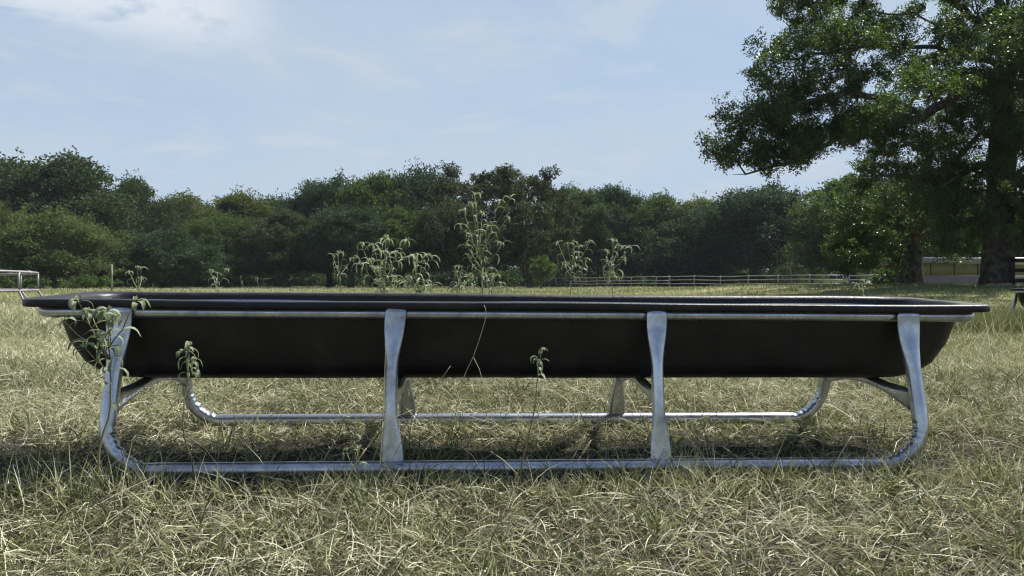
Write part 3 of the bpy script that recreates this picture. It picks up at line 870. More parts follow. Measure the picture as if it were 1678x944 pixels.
# ------------------------------------------------------------------ ring feeder at the left
hay = empty('ring_feeder', (-12.33, 15.2, float(ground_z(-12.33, 15.2))), 'round galvanised pipe ring feeder at the left edge of the photo', 'hay feeder')
def circ(r, z, n=64, tilt=-.03): return [(r * math.cos(t), r * math.sin(t), z + tilt * math.sin(t)) for t in np.linspace(0, 2 * np.pi, n + 1)]
for z, tl_ in ((.71, -.03), (.33, 0)):
    MB().tube(circ(2.45, z, 64, tl_), .024, seg=8, cap=False, up=(0, 0, 1)).build('ring_pipe', pipe_m, hay)
for k in range(12):
    t = math.radians(30 * k + 2)
    c_, s_ = math.cos(t) * 2.45, math.sin(t) * 2.45
    MB().tube([(c_, s_, .33), (c_, s_, .71 - .03 * math.sin(t))], .021, seg=8).build('upright', pipe_m, hay)
    MB().tube([(c_ * 1.0, s_ * 1.0, .33), (c_ * 1.06 + .08 * s_ / 2.45, s_ * 1.06, -.03)], .022, seg=8).build('leg', pipe_m, hay)
    MB().tube([(2.45 * math.cos(t + .14), 2.45 * math.sin(t + .14), .71 - .03 * math.sin(t + .14)), (2.45 * math.cos(t + .19), 2.45 * math.sin(t + .19), .71 - .03 * math.sin(t + .19))], .033, seg=8).build('coupling', pipe_m, hay)

# ------------------------------------------------------------------ pipe fence and gate
def fence(A, B, n, tall, label, rails, name='pipe_fence', H=1.25, top_ext=.08, mesh_from_=None):
    A = np.array(A); B = np.array(B)
    o = empty(name, (A[0], A[1], float(ground_z(A[0], A[1]))), label, 'fence', 'pipe fences across the pasture')
    b = np.array(o.location)
    def pt(t, h):
        x, y = A + (B - A) * t
        return np.array([x, y, float(ground_z(x, y)) + h]) - b
    for k in range(n + 1):
        t = k / n; e = top_ext if (k % tall == 0) else -.02
        MB().tube([pt(t, -.05), pt(t, H + e)], .055 if k % tall == 0 else .038, seg=8).build('post', pipe_m, o)
    for h in rails:
        pts = [pt(t, h + .008 * math.sin(t * 17 + h * 9)) for t in np.linspace(0, 1, n * 2 + 1)]
        MB().tube(pts, .042, seg=6).build('rail', pipe_m, o)
    return o
def xy(px, Y): return ((px - CX) / FPX * Y, Y)
fence(xy(1097, 84), xy(1382, 69.5), 6, 1, 'long three rail pipe fence running right to the gate opening', (1.21, .82, .42))
fence(xy(911, 99), xy(1096.5, 84.2), 10, 5, 'far left stretch of pipe fence with closely spaced posts', (1.21, .80, .45))
fence(xy(893, 101), xy(910.5, 99.2), 1, 1, 'short corner panel at the left end of the pipe fence', (1.25, .85, .5))
g_ = fence(xy(1391, 69), xy(1439, 66), 1, 1, 'three bar pipe gate panel between the fence and the oaks', (1.17, .80, .44), name='pipe_gate')
g_['category'] = 'gate'
# far wire fence beyond
wf = empty('wire_fence', on_ground(1288, 108), 'low wire fence beyond the pipe fence, left of the silver car', 'fence')
wb = np.array(wf.location)
for k in range(9):
    px = 1288 + k * 7.5
    p0 = np.array(on_ground(px, 108)) - wb
    MB().tube([p0, p0 + np.array([0, 0, 1.15])], .06, seg=6).build('post', deadwood, wf)
for h in (1.1, .75, .4):
    MB().tube([np.array(on_ground(1288, 108)) - wb + [0, 0, h], np.array(on_ground(1348, 108)) - wb + [0, 0, h]], .022, seg=5).build('wire', pipe_m, wf)
# lone thin post at the left
lp = MB().tube([(0, 0, -.1), (.01, 0, .8), (.0, .01, 1.52)], [.05, .045, .04], seg=8).build('wooden_post', deadwood)
lp.location = on_ground(183, 42); tag(lp, 'lone thin wooden post left of the small weed at left', 'post')

# ------------------------------------------------------------------ parked vehicles far behind the fence
silver = solid_mat('silver_paint', [(.3, (.42, .43, .46)), (.7, (.50, .51, .54))], rough=.3, metal=.3, scale=1)
white = solid_mat('white_paint', [(.3, (.72, .72, .72)), (.7, (.80, .80, .80))], rough=.3, scale=1)
glassm = solid_mat('dark_glass', [(.3, (.010, .012, .016)), (.7, (.016, .018, .024))], rough=.06, scale=1, spec=.6)
rubber = solid_mat('tyre_rubber', [(.3, (.012, .012, .012)), (.7, (.022, .022, .022))], rough=.9, scale=4)
lampm = solid_mat('lamp_lens', [(.3, (.6, .6, .6)), (.7, (.75, .75, .75))], rough=.15, scale=2)
redm = solid_mat('tail_lens', [(.3, (.25, .01, .01)), (.7, (.35, .02, .02))], rough=.2, scale=2)
def car(loc, rz, label, paint):
    o = empty('parked_car', loc, label, 'car', 'cars parked beyond the fence', rz)
    prof = [(-2.2, .34), (-2.25, .62), (-2.2, .95), (-2.05, 1.05), (-1.85, 1.55), (-1.5, 1.66), (.2, 1.68), (.75, 1.60), (1.25, 1.10), (2.0, .98), (2.22, .82), (2.26, .5), (2.18, .34)]
    # arches cut into the lower edge
    low = [(1.80, .34)] + [(1.38 + .38 * math.cos(math.radians(t)), .34 + .38 * math.sin(math.radians(t))) for t in range(0, 181, 30)][1:-1] + [(1.0, .34), (-.98, .34)] + [(-1.38 + .38 * math.cos(math.radians(t)), .34 + .38 * math.sin(math.radians(t))) for t in range(0, 181, 30)][1:-1] + [(-1.78, .34)]
    poly_ = prof + low; n = len(poly_)
    V = []; lay = [(-.92, 0), (-.90, .02), (0.90, .02), (.92, 0)]
    for y, _ in [(-1, 0), (1, 0)]:
        for x, z in poly_:
            k = .92 - .17 * sstep(z, 1.0, 1.65)
            V.append((x, y * k, z))
    F = [[i, (i + 1) % n, n + (i + 1) % n, n + i] for i in range(n)]
    b = mesh_from('body', V, [np.array(F), np.arange(n)[::-1][None], (np.arange(n) + n)[None]], paint, o)
    bevel(b, .03)
    for s in (-1, 1):
        for x0, x1, x2, x3 in ((-1.72, -.62, -.66, -1.50), (-.54, .38, .34, -.5), (.46, 1.08, .66, .42)):
            yb, yt = s * .905, s * .785
            V = [(x0, yb, 1.10), (x1, yb, 1.10), (x2, yt, 1.56), (x3, yt, 1.56)]
            V = V + [(x, y - s * .03, z) for x, y, z in V]
            mesh_from('window', V, np.array([[0, 1, 2, 3], [7, 6, 5, 4], [0, 4, 5, 1], [1, 5, 6, 2], [2, 6, 7, 3], [3, 7, 4, 0]]), glassm, o)
        for x in (-1.38, 1.38):
            w = MB().tube([(x, s * .70, .33), (x, s * .93, .33)], .33, seg=22).build('wheel', rubber, o, smooth=False)
            MB().tube([(x, s * .925, .33), (x, s * .940, .33)], .20, seg=16).build('rim', silver, w, smooth=False)
        MB().box((2.20, s * .68, .80), (.10, .36, .13)).build('headlight', lampm, o, smooth=False)
        MB().box((-2.21, s * .76, .95), (.08, .16, .28)).build('tail_light', redm, o, smooth=False)
        MB().box((.62, s * .98, 1.14), (.10, .16, .12)).build('mirror', paint, o, smooth=False)
    V = [(.84, -.76, 1.56), (.84, .76, 1.56), (1.27, .84, 1.13), (1.27, -.84, 1.13)]
    mesh_from('windscreen', V + [(x + .03, y, z + .03) for x, y, z in V], np.array([[0, 1, 2, 3], [7, 6, 5, 4], [0, 4, 5, 1], [1, 5, 6, 2], [2, 6, 7, 3], [3, 7, 4, 0]]), glassm, o)
    MB().box((2.23, 0, .55), (.09, 1.5, .18)).build('bumper', rubber, o, smooth=False)
    return o
car(on_ground(1363, 102), math.radians(160), 'silver car parked beyond the pipe fence, left of the gate', silver)
car(on_ground(1468, 66), math.radians(150), 'white car almost hidden behind the leafy bush beside the left big oak', white)

# ------------------------------------------------------------------ olive building behind the oaks
bl = empty('low_building', (44.0, 60, float(ground_z(44, 60))), 'long low olive building with a grey lower wall and pale roof edge behind the oaks', 'building')
olive = solid_mat('olive_wall_paint', [(.3, (.15, .14, .060)), (.7, (.19, .178, .080))], rough=.8, scale=.7)
greyw = solid_mat('grey_lower_wall', [(.3, (.17, .15, .155)), (.7, (.23, .205, .205))], rough=.85, scale=1.2)
roofm = solid_mat('pale_roof_metal', [(.3, (.15, .16, .15)), (.7, (.21, .22, .21))], rough=.5, metal=.1, scale=.8)
WX = 24.0
MB().box((0, 3, 1.57), (WX, 6, .96)).build('upper_wall', olive, bl, smooth=False)
MB().box((0, 3, .54), (WX + .06, 6.06, 1.10)).build('lower_wall', greyw, bl, smooth=False)
for k in range(13):
    MB().box((-WX / 2 + .9 + k * 1.85, -.045, 1.57), (.05, .05, .94)).build('batten', dark_wood, bl, smooth=False)
r_ = MB()
r_.add([(-WX / 2 - .3, -.45, 2.05), (WX / 2 + .3, -.45, 2.05), (WX / 2 + .3, -.45, 2.40), (-WX / 2 - .3, -.45, 2.40), (-WX / 2 - .3, 6.4, 2.05), (WX / 2 + .3, 6.4, 2.05), (WX / 2 + .3, 6.4, 2.40), (-WX / 2 - .3, 6.4, 2.40), (-WX / 2 - .3, 3, 2.62), (WX / 2 + .3, 3, 2.62)],
       [np.array([[0, 1, 2, 3], [1, 0, 4, 5], [5, 4, 7, 6], [3, 2, 9, 8], [6, 7, 8, 9]]), np.array([[0, 3, 8, 7, 4], [2, 1, 5, 6, 9]])])
r_.build('roof', roofm, bl, smooth=False)
for k in range(3):
    w_ = MB().box((5 + k * 3.2, -.03, 1.60), (.9, .05, .6)).build('window', glassm, bl, smooth=False)

# timber pen at the far right, and what leans on the oak
pen = empty('timber_pen', on_ground(1651, 27.2), 'dark timber rail pen beside the huge oak trunk at the right edge', 'pen')
for k, x in enumerate((.16, .95, 1.85, 2.75)):
    MB().box((x, 0, .52), (.13, .13, 1.14)).build('post', dark_wood, pen, smooth=False)
for z in (.98, .62, .25):
    MB().box((1.45, -.085, z), (2.75, .035, .13)).build('rail', dark_wood, pen, smooth=False)
pl_ = MB().tube([at(1604, 474, 27.2), at(1612, 452, 27.25), at(1621, 430, 27.3)], [.075, .07, .06], seg=6).build('leaning_plank', dark_wood)
tag(pl_, 'dark timber leaning against the left side of the huge oak trunk', 'timber')
for k, (px, py, L_, rz, lab) in enumerate(((1622, 468, .55, .4, 'pale broken log lying at the left foot of the huge oak'), (1640, 470, .7, -.3, 'grey log lying at the right foot of the huge oak'), (1462, 470, .8, .2, 'pale log lying left of the thick trunked oak'))):
    Yk = 26.6 if k < 2 else 35
    x, y, z = on_ground(px, Yk)
    lg = MB().tube([(-L_ / 2, 0, .06), (0, .03, .07), (L_ / 2, 0, .06)], [.07, .08, .06], seg=8).build('fallen_log', deadwood)
    lg.location = (x, y, z); lg.rotation_euler = (0, -.15, rz); tag(lg, lab, 'log', 'logs at the feet of the oaks')

# ------------------------------------------------------------------ weeds with drooping narrow leaves
class Weed:
    def __init__(s, seed): s.rng = np.random.default_rng(seed); s.st = MB(); s.sv = []; s.LV = []; s.LF = []; s.lv = []; s.n = 0
    def stem(s, pts, r0, r1, v0, v1, step=.03):
        P = smooth_path(pts, step); n = len(P)
        P[1:] += s.rng.normal(0, .0012, P[1:].shape)
        n0 = s.st.n
        s.st.tube(P, np.linspace(r0, r1, n), seg=6)
        s.sv.append(np.repeat(np.linspace(v0, v1, n), 6))
        return P
    def leaf(s, p, az, el, L, W, droop, var, seg=6):
        L = L * 1.12
        t = np.linspace(0, 1, seg + 1)
        e = el - droop * np.minimum(1, t * 1.5)**1.1
        d = np.stack([np.cos(e) * math.cos(az), np.cos(e) * math.sin(az), np.sin(e)], 1)
        P = np.array(p) + np.vstack([[0, 0, 0], np.cumsum(d[:-1] * L / seg, 0)])
        side = np.array([-math.sin(az), math.cos(az), 0]) 
        tw = s.rng.uniform(-.7, .7)
        nrm = np.cross(d, side)
        side = side * math.cos(tw) + nrm * math.sin(tw)
        w = W * .78 * np.sin(np.pi * np.clip(t * .93 + .07, 0, 1))**.7 * .5; w[-1] = .0004
        V = np.stack([P + side * w[:, None], P + np.cross(d, side) * (w * -.35)[:, None], P - side * w[:, None]], 1).reshape(-1, 3)
        i = np.arange(seg)[:, None] * 3; j = np.arange(2)[None]
        F = np.stack([i + j, i + j + 1, i + j + 4, i + j + 3], -1).reshape(-1, 4) + s.n
        s.LV.append(V); s.LF.append(F); s.lv.append(np.full(len(V), var)); s.n += len(V)
    def tip(s, p, L, W, n, spread=1.0):
        """a branch end: young upright leaves and drooping older ones round a pale bud"""
        r = s.rng
        a0 = r.uniform(0, 6.28)
        for k in range(n):
            az = a0 + k * 2.4 + r.uniform(-.4, .4)
            s.leaf(np.array(p) + r.normal(0, .004, 3), az, r.uniform(.1, 1.0), L * r.uniform(.6, 1.1), W * r.uniform(.8, 1.2), r.uniform(1.2, 2.5) * spread, float(np.clip(r.normal(.55, .2), 0, 1)))
        for k in range(5):
            s.leaf(p, r.uniform(0, 6.28), r.uniform(.6, 1.5), L * .28, W * .8, r.uniform(0, .6), float(r.uniform(.6, 1)), 3)
    def branch(s, a, b, L, W, nleaf, r=.0025, v=.8, tipn=6):
        a = np.array(a); b = np.array(b); d = b - a; ln = np.linalg.norm(d)
        mid = a + d * .5 + np.array([0, 0, -.06 * ln])
        P = s.stem([a, mid, b], r, r * .55, v - .15, v)
        for k in range(nleaf):
            t = (k + .6 + s.rng.uniform(-.3, .3)) / (nleaf + .3); q_ = P[min(len(P) - 1, max(0, int(t * (len(P) - 1))))]
            s.leaf(q_, s.rng.uniform(0, 6.28), s.rng.uniform(.0, .7), L * s.rng.uniform(.7, 1.2), W * s.rng.uniform(.8, 1.2), s.rng.uniform(1.3, 2.4), float(np.clip(s.rng.normal(.45, .2), 0, 1)))
        s.tip(b, L * .85, W, tipn)
    def build(s, loc, label, group='weeds around the trough', name='weed'):
        o = empty(name, loc, label, 'weed', group)
        s.st.build('stem', weed_stem, o, var=np.concatenate(s.sv))
        mesh_from('foliage', np.concatenate(s.LV), np.concatenate(s.LF), weed_leaf, o, np.concatenate(s.lv), smooth=True)
        return o
def weed(seed, px, Y, branches, label, top, L=.075, W=.012, r=.004, nleaf=3, v0=.1, stem_leaves=5, base_px=None, tipn=5, bare=.45):
    """branches: (start px, start row, end px, end row, depth shift) as read off the photo at distance Y"""
    bx = base_px if base_px is not None else px
    x, y, z = on_ground(bx, Y); b = np.array((x, y, z))
    w = Weed(seed); rg = w.rng
    T = at(px, top, Y) - b
    mid = T * .5 + np.array([rg.normal(0, .012), rg.normal(0, .02), 0])
    P = w.stem([(0, 0, -.03), T * .25 + rg.normal(0, .006, 3) * [1, 1, 0], mid, T], r, r * .4, v0, .85)
    for k in range(stem_leaves):
        t = bare + (1 - bare) * (k + .5) / stem_leaves
        q_ = P[int(t * (len(P) - 1))]
        w.leaf(q_, rg.uniform(0, 6.28), rg.uniform(.1, .8), L * rg.uniform(.7, 1.15), W, rg.uniform(1.3, 2.4), float(np.clip(rg.normal(.45, .2), 0, 1)))
    w.tip(T, L * .8, W, tipn)
    for sx, sy, ex, ey, dy in branches:
        za = GZ + (HY - sy) / FPX * Y - z
        i = int(np.argmin(np.abs(P[:, 2] - za)))
        w.branch(P[i], at(ex, ey, Y + dy) - b, L, W, nleaf, r=r * .55, tipn=tipn)
    return w.build((x, y, z), label)
# behind the trough, left to right
weed(1, 226, 4.4, [(226, 470, 212, 446, .1), (226, 466, 233, 440, -.1), (226, 472, 232, 455, .15)], 'small slender weed above the left end of the trough', 438, L=.05, W=.009, base_px=224, nleaf=2)
weed(2, 356, 4.8, [(357, 468, 344, 444, .1), (357, 464, 374, 443, -.1), (357, 470, 350, 455, .1)], 'small forked weed above the trough between left end and thin branching weed', 448, L=.055, W=.009, nleaf=2, tipn=4)
weed(3, 554, 4.6, [(557, 455, 545, 418, .1), (557, 450, 562, 415, -.1), (557, 448, 576, 424, .1), (557, 440, 583, 421, -.1), (557, 458, 553, 438, 0)], 'thin branching weed with sparse leaves left of the bushy weed', 414, L=.05, W=.008, base_px=558, nleaf=2, tipn=4, v0=.3)
weed(4, 632, 4.1, [(630, 470, 592, 402, .1), (630, 460, 612, 403, -.1), (630, 455, 636, 395, .15), (630, 440, 668, 394, -.1), (630, 450, 606, 428, .2), (630, 470, 590, 432, -.2), (630, 470, 612, 440, .1),
      (632, 460, 650, 415, .1), (632, 470, 660, 425, -.1), (632, 478, 618, 462, -.1), (632, 478, 645, 455, .1), (630, 445, 622, 412, -.15)], 'large bushy weed with many drooping heads behind the trough left of centre', 391, L=.085, W=.012, r=.005, nleaf=4, stem_leaves=6)
weed(5, 684, 4.1, [(682, 465, 704, 420, .1), (682, 460, 676, 421, -.1), (682, 472, 660, 462, .1), (682, 476, 695, 462, -.1), (682, 468, 692, 432, .1), (682, 474, 668, 455, -.1), (682, 478, 706, 470, 0)], 'drooping weed right beside the large bushy weed', 419, L=.085, W=.013, nleaf=4)
weed(6, 778, 4.2, [(790, 430, 760, 345, .1), (790, 410, 756, 370, -.1), (790, 425, 770, 385, .1), (790, 440, 766, 402, .1), (792, 420, 818, 330, .15), (793, 405, 836, 325, -.1), (793, 415, 832, 356, .1), (794, 436, 822, 400, -.1), (792, 450, 766, 420, .1),
      (792, 400, 790, 350, .1), (790, 385, 772, 335, -.1), (792, 455, 776, 436, 0), (791, 395, 800, 372, -.1)], 'tallest weed, open branched, standing behind the middle of the trough', 319, L=.07, W=.011, r=.0055, base_px=795, nleaf=4, v0=.05, stem_leaves=10)
weed(7, 752, 4.0, [(756, 470, 748, 446, .1), (756, 472, 768, 455, -.1), (757, 478, 752, 470, 0), (757, 478, 764, 466, .1)], 'short leafy weed at the left foot of the tallest weed', 438, L=.075, W=.012, base_px=758, stem_leaves=6)
weed(8, 806, 4.05, [(803, 465, 797, 450, .1), (803, 470, 810, 452, -.1)], 'short leafy weed at the right foot of the tallest weed', 442, L=.075, W=.011, base_px=802, stem_leaves=6)
weed(9, 820, 4.3, [(820, 480, 831, 473, .1), (820, 480, 814, 472, -.1)], 'low weed tip just over the rim right of the tallest weed', 464, L=.06, W=.010, nleaf=2)
weed(10, 940, 4.4, [(939, 440, 914, 398, .1), (939, 430, 930, 400, -.1), (938, 440, 966, 396, .1), (938, 450, 962, 425, -.1), (937, 455, 925, 432, .1), (938, 445, 950, 405, .1), (938, 458, 952, 440, -.1), (938, 435, 945, 415, -.1)], 'weed with spreading drooping heads over the left end of the pipe fence', 396, L=.06, W=.010, base_px=935, nleaf=3, v0=.1)
weed(11, 1004, 4.3, [(1008, 440, 992, 412, .1), (1010, 440, 1032, 406, -.1), (1008, 450, 996, 430, .1), (1008, 452, 1020, 425, -.1), (1007, 458, 998, 448, 0), (1009, 435, 1014, 404, .1)], 'weed with two drooping heads right of the middle of the trough', 394, L=.075, W=.011, base_px=1005, nleaf=4)
weed(12, 1413, 5.2, [(1413, 475, 1404, 466, .1), (1413, 474, 1421, 465, -.1)], 'small pale weed in front of the gate', 460, L=.06, W=.011, nleaf=2)
# in front of the trough
weed(21, 176, 2.04, [(160, 600, 128, 492, -.02), (166, 575, 222, 494, -.03), (168, 590, 105, 527, .0), (164, 610, 138, 570, -.04), (168, 560, 148, 512, .03), (172, 545, 190, 520, -.02), (168, 580, 182, 550, .03), (168, 585, 158, 555, -.02)], 'broad leaved weed climbing past the left front leg over the trough rim', 508, L=.062, W=.0165, r=.0042, base_px=160, nleaf=2, v0=.45, stem_leaves=7, tipn=4, bare=.5)
weed(22, 311, 2.12, [(314, 600, 303, 576, .0), (314, 615, 318, 592, -.02)], 'single stemmed weed with a drooping top in front of the left half of the trough', 568, L=.058, W=.011, base_px=319, nleaf=2, v0=.2, r=.003, stem_leaves=7, tipn=4, bare=.72)
weed(23, 888, 2.12, [(880, 615, 880, 590, .0)], 'single stemmed weed with a shrivelled top in front of the right half of the trough', 574, L=.040, W=.008, base_px=846, nleaf=2, v0=.2, r=.0028, stem_leaves=6, tipn=5, bare=.74)
weed(24, 578, 1.92, [(574, 770, 588, 735, .0), (574, 780, 568, 740, .02)], 'short bent weed in the grass in front of the left middle leg', 712, L=.045, W=.006, base_px=572, nleaf=1, v0=.6, r=.0028, stem_leaves=6, tipn=3, bare=.3)

# thin dry stalks standing out against the dark trough
straw = leaf_mat('dry_straw', [(0, (.34, .27, .16)), (1, (.55, .48, .32))], trans=.2)
def stalk(pts, label, r=.0016, head=False):
    P = smooth_path([np.array(p) for p in pts], .02); b = P[0].copy(); b[2] = ground_z(b[0], b[1]); n = len(P)
    mb = MB().tube(P - b, np.linspace(r, r * .5, n), seg=5)
    if head:
        d = P[-1] - P[-3]; d /= np.linalg.norm(d)
        mb.tube([P[-1] - b, P[-1] - b + d * .01, P[-1] - b + d * .03, P[-1] - b + d * .045], [r, r * 2.6, r * 2.2, r * .4], seg=6)
    o = mb.build('dry_stalk', straw, var=np.linspace(.2, .9, mb.n)); o.location = b
    return tag(o, label, 'dry stalk', 'dry stalks standing up from the grass')
stalk([at(742, 700, 2.10), at(760, 618, 2.12), at(775, 586, 2.13), at(796, 520, 2.14), at(793, 500, 2.14)], 'long dry stalk crossing the dark trough face below the tallest weed', .0015)
stalk([at(802, 720, 2.13), at(790, 622, 2.13), at(776, 586, 2.13)], 'short dry stalk meeting the long one to form an inverted V', .0014)
stalk([at(622, 770, 2.1), at(628, 660, 2.12), at(632, 562, 2.13)], 'upright dry stalk just left of the left middle leg', .0016)
stalk([at(915, 800, 1.98), at(932, 765, 1.98), at(946, 738, 1.98)], 'left one of two dry seed heads before the front skid', .0016, True)
stalk([at(918, 800, 1.99), at(938, 770, 1.99), at(954, 745, 1.99)], 'right one of two dry seed heads before the front skid', .0016, True)
stalk([at(848, 778, 2.0), at(825, 755, 2.0), at(804, 740, 2.0)], 'pale straw leaning over the front skid near the middle', .0018)
stalk([at(520, 1000, 1.72), at(545, 880, 1.75), at(572, 780, 1.8), at(600, 735, 1.82)], 'tall brown stalk in the foreground grass left of centre', .0020)
stalk([at(1350, 800, 2.03), at(1372, 755, 2.05), at(1396, 715, 2.07)], 'pale bent stalk over the front skid near its right bend', .0018)
stalk([at(1625, 1000, 1.66), at(1650, 880, 1.7), at(1672, 790, 1.75), at(1690, 700, 1.8)], 'reddish stalk at the lower right corner of the photo', .0018)
stalk([at(560, 800, 2.0), at(600, 735, 2.02), at(640, 690, 2.04), at(676, 672, 2.05)], 'arching dry stalk crossing the foot of the left middle leg', .0017)
stalk([at(625, 790, 2.02), at(660, 720, 2.03), at(700, 655, 2.05), at(738, 600, 2.06)], 'slanting dry stalk rising right of the left middle leg', .0014)

# ------------------------------------------------------------------ grass: one object each, nobody could count it
def blades(X, Y, L, W, lean, curve, h0, var, rng, seg, az=None):
    """curved strips; lean = angle from the ground at the root, curve = how far the blade bends over"""
    n = len(X)
    az = rng.uniform(0, 2 * np.pi, n) if az is None else az
    t = np.linspace(0, 1, seg + 1)
    e = lean[:, None] - curve[:, None] * t[None]
    side_w = rng.normal(0, .35, n)[:, None] * t[None]
    d = np.stack([np.cos(e) * np.cos(az[:, None] + side_w), np.cos(e) * np.sin(az[:, None] + side_w), np.sin(e)], -1)
    P = np.concatenate([np.zeros((n, 1, 3)), np.cumsum(d[:, :-1] * (L / seg)[:, None, None], 1)], 1)
    P[:, :, 0] += X[:, None]; P[:, :, 1] += Y[:, None]
    gz = ground_z(X, Y)
    P[:, :, 2] += (gz + h0)[:, None]
    P[:, :, 2] = np.maximum(P[:, :, 2], (gz + .002)[:, None])
    roll = rng.uniform(0, np.pi, n)
    S0 = np.stack([-np.sin(az), np.cos(az), np.zeros(n)], 1)
    S = S0[:, None] * np.cos(roll)[:, None, None] + np.cross(d, S0[:, None]) * np.sin(roll)[:, None, None]
    w = (W[:, None] * np.array([.8, 1.0, .75, .15] if seg == 3 else ([.9, .9, .12] if seg == 2 else [1, .1]))[None] * .5)[:, :, None]
    V = np.stack([P - S * w, P + S * w], 2).reshape(-1, 3)
    k = (seg + 1) * 2
    b = (np.arange(n) * k)[:, None, None]; i = (np.arange(seg) * 2)[None, :, None]
    F = (b + i + np.array([0, 1, 3, 2])[None, None]).reshape(-1, 4)
    return V, F, np.repeat(var, k)
def scatter(n, y0, y1, rng, power=1.0, margin=1.28):
    """points in the wedge the lens can see, and some way to both sides of it; denser near"""
    u = rng.uniform(0, 1, n)
    if power == 0: Yv = y0 * (y1 / y0)**u
    else: Yv = np.sqrt(y0**2 + (y1**2 - y0**2) * u)
    X = rng.uniform(-1, 1, n) * (.671 * Yv * margin + .45)
    return X, Yv
def patch(X, Y, f, ph):
    return .5 + .5 * np.sin(X * f + 1.9 * np.sin(Y * f * .7 + ph)) * np.sin(Y * f * 1.13 + 1.4 * np.sin(X * f * .6 + ph * 2))
def grass(name, parts, label):
    Vs, Fs, vs, n = [], [], [], 0
    for V, F, v in parts:
        Vs.append(V); Fs.append(F + n); vs.append(v); n += len(V)
    return tag(mesh_from(name, np.concatenate(Vs), np.concatenate(Fs), grass_m, None, np.concatenate(vs)), label, 'grass', kind='stuff')
# sward thinned to dead brown thatch under the trough, to deepen its shadow
def shade_thinned(X, Y):
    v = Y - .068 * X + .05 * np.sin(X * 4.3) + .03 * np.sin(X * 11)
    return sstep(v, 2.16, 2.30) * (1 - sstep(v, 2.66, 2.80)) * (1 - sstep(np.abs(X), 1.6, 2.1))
rng = np.random.default_rng(9)
parts = []
# mown straw lying tangled, raked by the mower into loose mats that point roughly the same way
def field_az(X, Y): return 1.4 * np.sin(X * 1.7 + 1.3 * np.sin(Y * 1.1)) + 1.1 * np.sin(Y * 2.3 + X * .9) + .4
n = 55000; X, Y = scatter(n, 1.15, 4.6, rng)
parts.append(blades(X, Y, rng.uniform(.02, .07, n), rng.uniform(.0016, .0034, n), rng.uniform(-.1, .9, n), rng.uniform(-.3, 1.4, n), rng.uniform(.0, .018, n), rng.uniform(0, .055, n), rng, 3))
n = 160000; X, Y = scatter(n, 1.15, 4.6, rng)
pt_ = patch(X, Y, 2.7, .4) * .6 + .4 * patch(X, Y, 8.1, 1.9)
keep = rng.uniform(0, 1, n) < (.30 + .70 * pt_) * (1 - .80 * shade_thinned(X, Y)); X, Y, pt_ = X[keep], Y[keep], pt_[keep]; n = len(X)
parts.append(blades(X, Y, rng.uniform(.02, .085, n), rng.uniform(.0011, .0025, n), rng.uniform(-.1, .8, n), rng.uniform(-.7, 1.4, n), rng.uniform(.001, .050, n) * (.25 + pt_), np.clip(rng.normal(.68, .19, n), .25, 1), rng, 3, az=field_az(X, Y) + rng.normal(0, 1.0, n) + np.pi * rng.integers(0, 2, n)))
# living blades in tufts
n = 112000; m = 11000
tx_, ty_ = scatter(m, 1.15, 4.6, rng)
k = rng.integers(0, m, n); keep = rng.uniform(0, 1, n) < (.35 + .65 * patch(tx_[k], ty_[k], 3.3, 2.0)) * (1 - .68 * shade_thinned(tx_[k], ty_[k]))
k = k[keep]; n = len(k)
X = tx_[k] + rng.normal(0, .022, n); Y = ty_[k] + rng.normal(0, .022, n)
size = rng.uniform(.55, 1.25, m)[k]; tone = rng.normal(0, .10, m)[k]
parts.append(blades(X, Y, rng.uniform(.035, .095, n) * size, rng.uniform(.0014, .0030, n), rng.uniform(.55, 1.5, n), rng.uniform(.1, 1.7, n), np.zeros(n), np.clip(rng.normal(.32, .15, n) + tone, .085, .8), rng, 3))
# scattered taller stems
n = 2600; X, Y = scatter(n, 1.25, 4.6, rng)
parts.append(blades(X, Y, rng.uniform(.10, .22, n), rng.uniform(.0014, .0026, n), rng.uniform(.5, 1.5, n), rng.uniform(.1, 1.1, n), np.zeros(n), np.clip(rng.normal(.62, .2, n), .1, 1), rng, 3))
# long pale straws lying on top
n = 1000; X, Y = scatter(n, 1.2, 4.0, rng)
parts.append(blades(X, Y, rng.uniform(.09, .24, n), rng.uniform(.0014, .0026, n), rng.uniform(.0, .4, n), rng.uniform(.0, .9, n), rng.uniform(.02, .05, n), np.clip(rng.normal(.85, .12, n), .4, 1), rng, 3))
n = 5500; X = rng.uniform(-1.75, 1.9, n); Y = 2.20 + .068 * X - .02 + rng.normal(0, .055, n) - .03
kk = patch(X, X * 0, 7.0, .8); keep = rng.uniform(0, 1, n) < .25 + .75 * kk; X, Y = X[keep], Y[keep]; n = len(X)
parts.append(blades(X, Y, rng.uniform(.05, .14, n) * (.50 + .75 * patch(X, X * 0, 5.0, 2.2)), rng.uniform(.0018, .0036, n), rng.uniform(.8, 1.55, n), rng.uniform(.1, 1.4, n), np.zeros(n), np.clip(rng.normal(.48, .22, n), .085, 1), rng, 3))
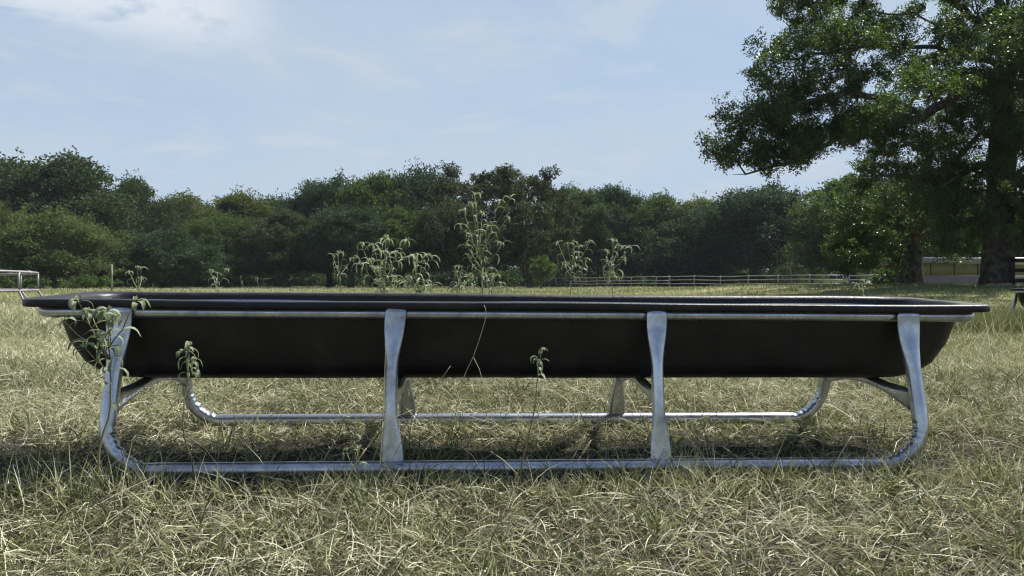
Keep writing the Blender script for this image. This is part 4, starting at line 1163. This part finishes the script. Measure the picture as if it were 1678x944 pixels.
# broader green blades in loose tufts
m = 700; tx_, ty_ = scatter(m, 1.2, 4.4, rng); n = 9000; k = rng.integers(0, m, n)
X = tx_[k] + rng.normal(0, .018, n); Y = ty_[k] + rng.normal(0, .018, n)
parts.append(blades(X, Y, rng.uniform(.05, .14, n), rng.uniform(.0028, .0050, n), rng.uniform(.6, 1.5, n), rng.uniform(.2, 1.7, n), np.zeros(n), np.clip(rng.normal(.22, .12, n), .085, .6), rng, 3))
grass('cut_grass', parts, 'tangled dry cut grass round the trough')
parts = []
n = 150000; X, Y = scatter(n, 4.5, 16, rng, 0)
sc = np.maximum(1, Y / 5.0)
parts.append(blades(X, Y, rng.uniform(.05, .15, n) * (1 + .15 * (sc - 1)), rng.uniform(.0026, .0050, n) * sc**.8, rng.uniform(.0, .9, n), rng.uniform(-.1, .9, n), rng.uniform(0, .03, n), np.clip(rng.normal(.55, .2, n) + .3 * (patch(X, Y, .55, 1.2) - .5), .06, 1), rng, 2))
n = 90000; X, Y = scatter(n, 4.5, 16, rng, 0); sc = np.maximum(1, Y / 5.0)
parts.append(blades(X, Y, rng.uniform(.05, .14, n) * (1 + .15 * (sc - 1)), rng.uniform(.0026, .0045, n) * sc**.8, rng.uniform(.6, 1.5, n), rng.uniform(.1, 1.4, n), np.zeros(n), np.clip(rng.normal(.32, .16, n) + .35 * (patch(X, Y, .55, 1.2) - .5), .06, 1), rng, 2))
n = 1500; X, Y = scatter(n, 4.5, 16, rng, 0)
parts.append(blades(X, Y, rng.uniform(.2, .45, n), np.full(n, .004), rng.uniform(.9, 1.5, n), rng.uniform(.1, .8, n), np.zeros(n), np.clip(rng.normal(.55, .2, n), 0, 1), rng, 3))
# rank green growth in front of the second trough
n = 15000; X = rng.normal(5.9, .8, n); Y = rng.normal(8.45, .35, n)
parts.append(blades(X, Y, rng.uniform(.14, .40, n), rng.uniform(.004, .007, n), rng.uniform(.8, 1.5, n), rng.uniform(.1, 1.0, n), np.zeros(n), np.clip(rng.normal(.28, .16, n), .085, 1), rng, 2))
# sparser cover out to the sides of the view
n = 120000; X = rng.uniform(-11, 11, n); Y = rng.uniform(-1.5, 12, n); k_ = np.abs(X) > (.671 * np.maximum(Y, 0) * 1.22 + .3); X, Y = X[k_], Y[k_]; n = len(X)
parts.append(blades(X, Y, rng.uniform(.06, .16, n), rng.uniform(.004, .008, n), rng.uniform(.0, 1.2, n), rng.uniform(-.1, 1.2, n), rng.uniform(0, .03, n), np.clip(rng.normal(.52, .22, n), .06, 1), rng, 2))
n = 60000; X = rng.uniform(-48, 48, n); Y = rng.uniform(3, 60, n); k_ = np.abs(X) > (.671 * Y * 1.2 + .5); X, Y = X[k_], Y[k_]; n = len(X)
parts.append(blades(X, Y, rng.uniform(.08, .2, n), rng.uniform(.012, .03, n), rng.uniform(.0, 1.2, n), rng.uniform(.0, 1.2, n), np.zeros(n), np.clip(rng.normal(.45, .2, n), .06, 1), rng, 2))
grass('pasture_grass', parts, 'mixed straw and green grass of the pasture behind the trough')
parts = []
n = 130000; X, Y = scatter(n, 15, 118, rng, 0, margin=1.1); sc = Y / 15
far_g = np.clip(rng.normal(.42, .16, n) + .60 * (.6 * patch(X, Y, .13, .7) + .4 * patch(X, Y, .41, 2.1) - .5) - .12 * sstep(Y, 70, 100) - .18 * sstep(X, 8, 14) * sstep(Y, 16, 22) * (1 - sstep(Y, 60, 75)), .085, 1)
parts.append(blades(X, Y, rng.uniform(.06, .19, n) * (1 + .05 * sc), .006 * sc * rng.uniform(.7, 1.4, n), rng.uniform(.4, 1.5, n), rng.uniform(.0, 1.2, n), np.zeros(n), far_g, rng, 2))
grass('far_grass', parts, 'grass of the far pasture up to the trees')

# ------------------------------------------------------------------ humid air
hz = MB().box((0, 60, 10), (420, 160, 24)).build('haze', bpy.data.materials.new('humid_air'), smooth=False)
hm = hz.data.materials[0]; hm.use_nodes = True; hm.node_tree.nodes.clear(); q = NT(hm)
pv = q.n('ShaderNodeVolumePrincipled'); pv.inputs['Color'].default_value = (.80, .88, 1, 1); pv.inputs['Density'].default_value = .00018
o_ = q.n('ShaderNodeOutputMaterial'); q.l(pv.outputs[0], o_.inputs['Volume'])
tag(hz, 'thin humid haze over the pasture', 'haze', kind='stuff')
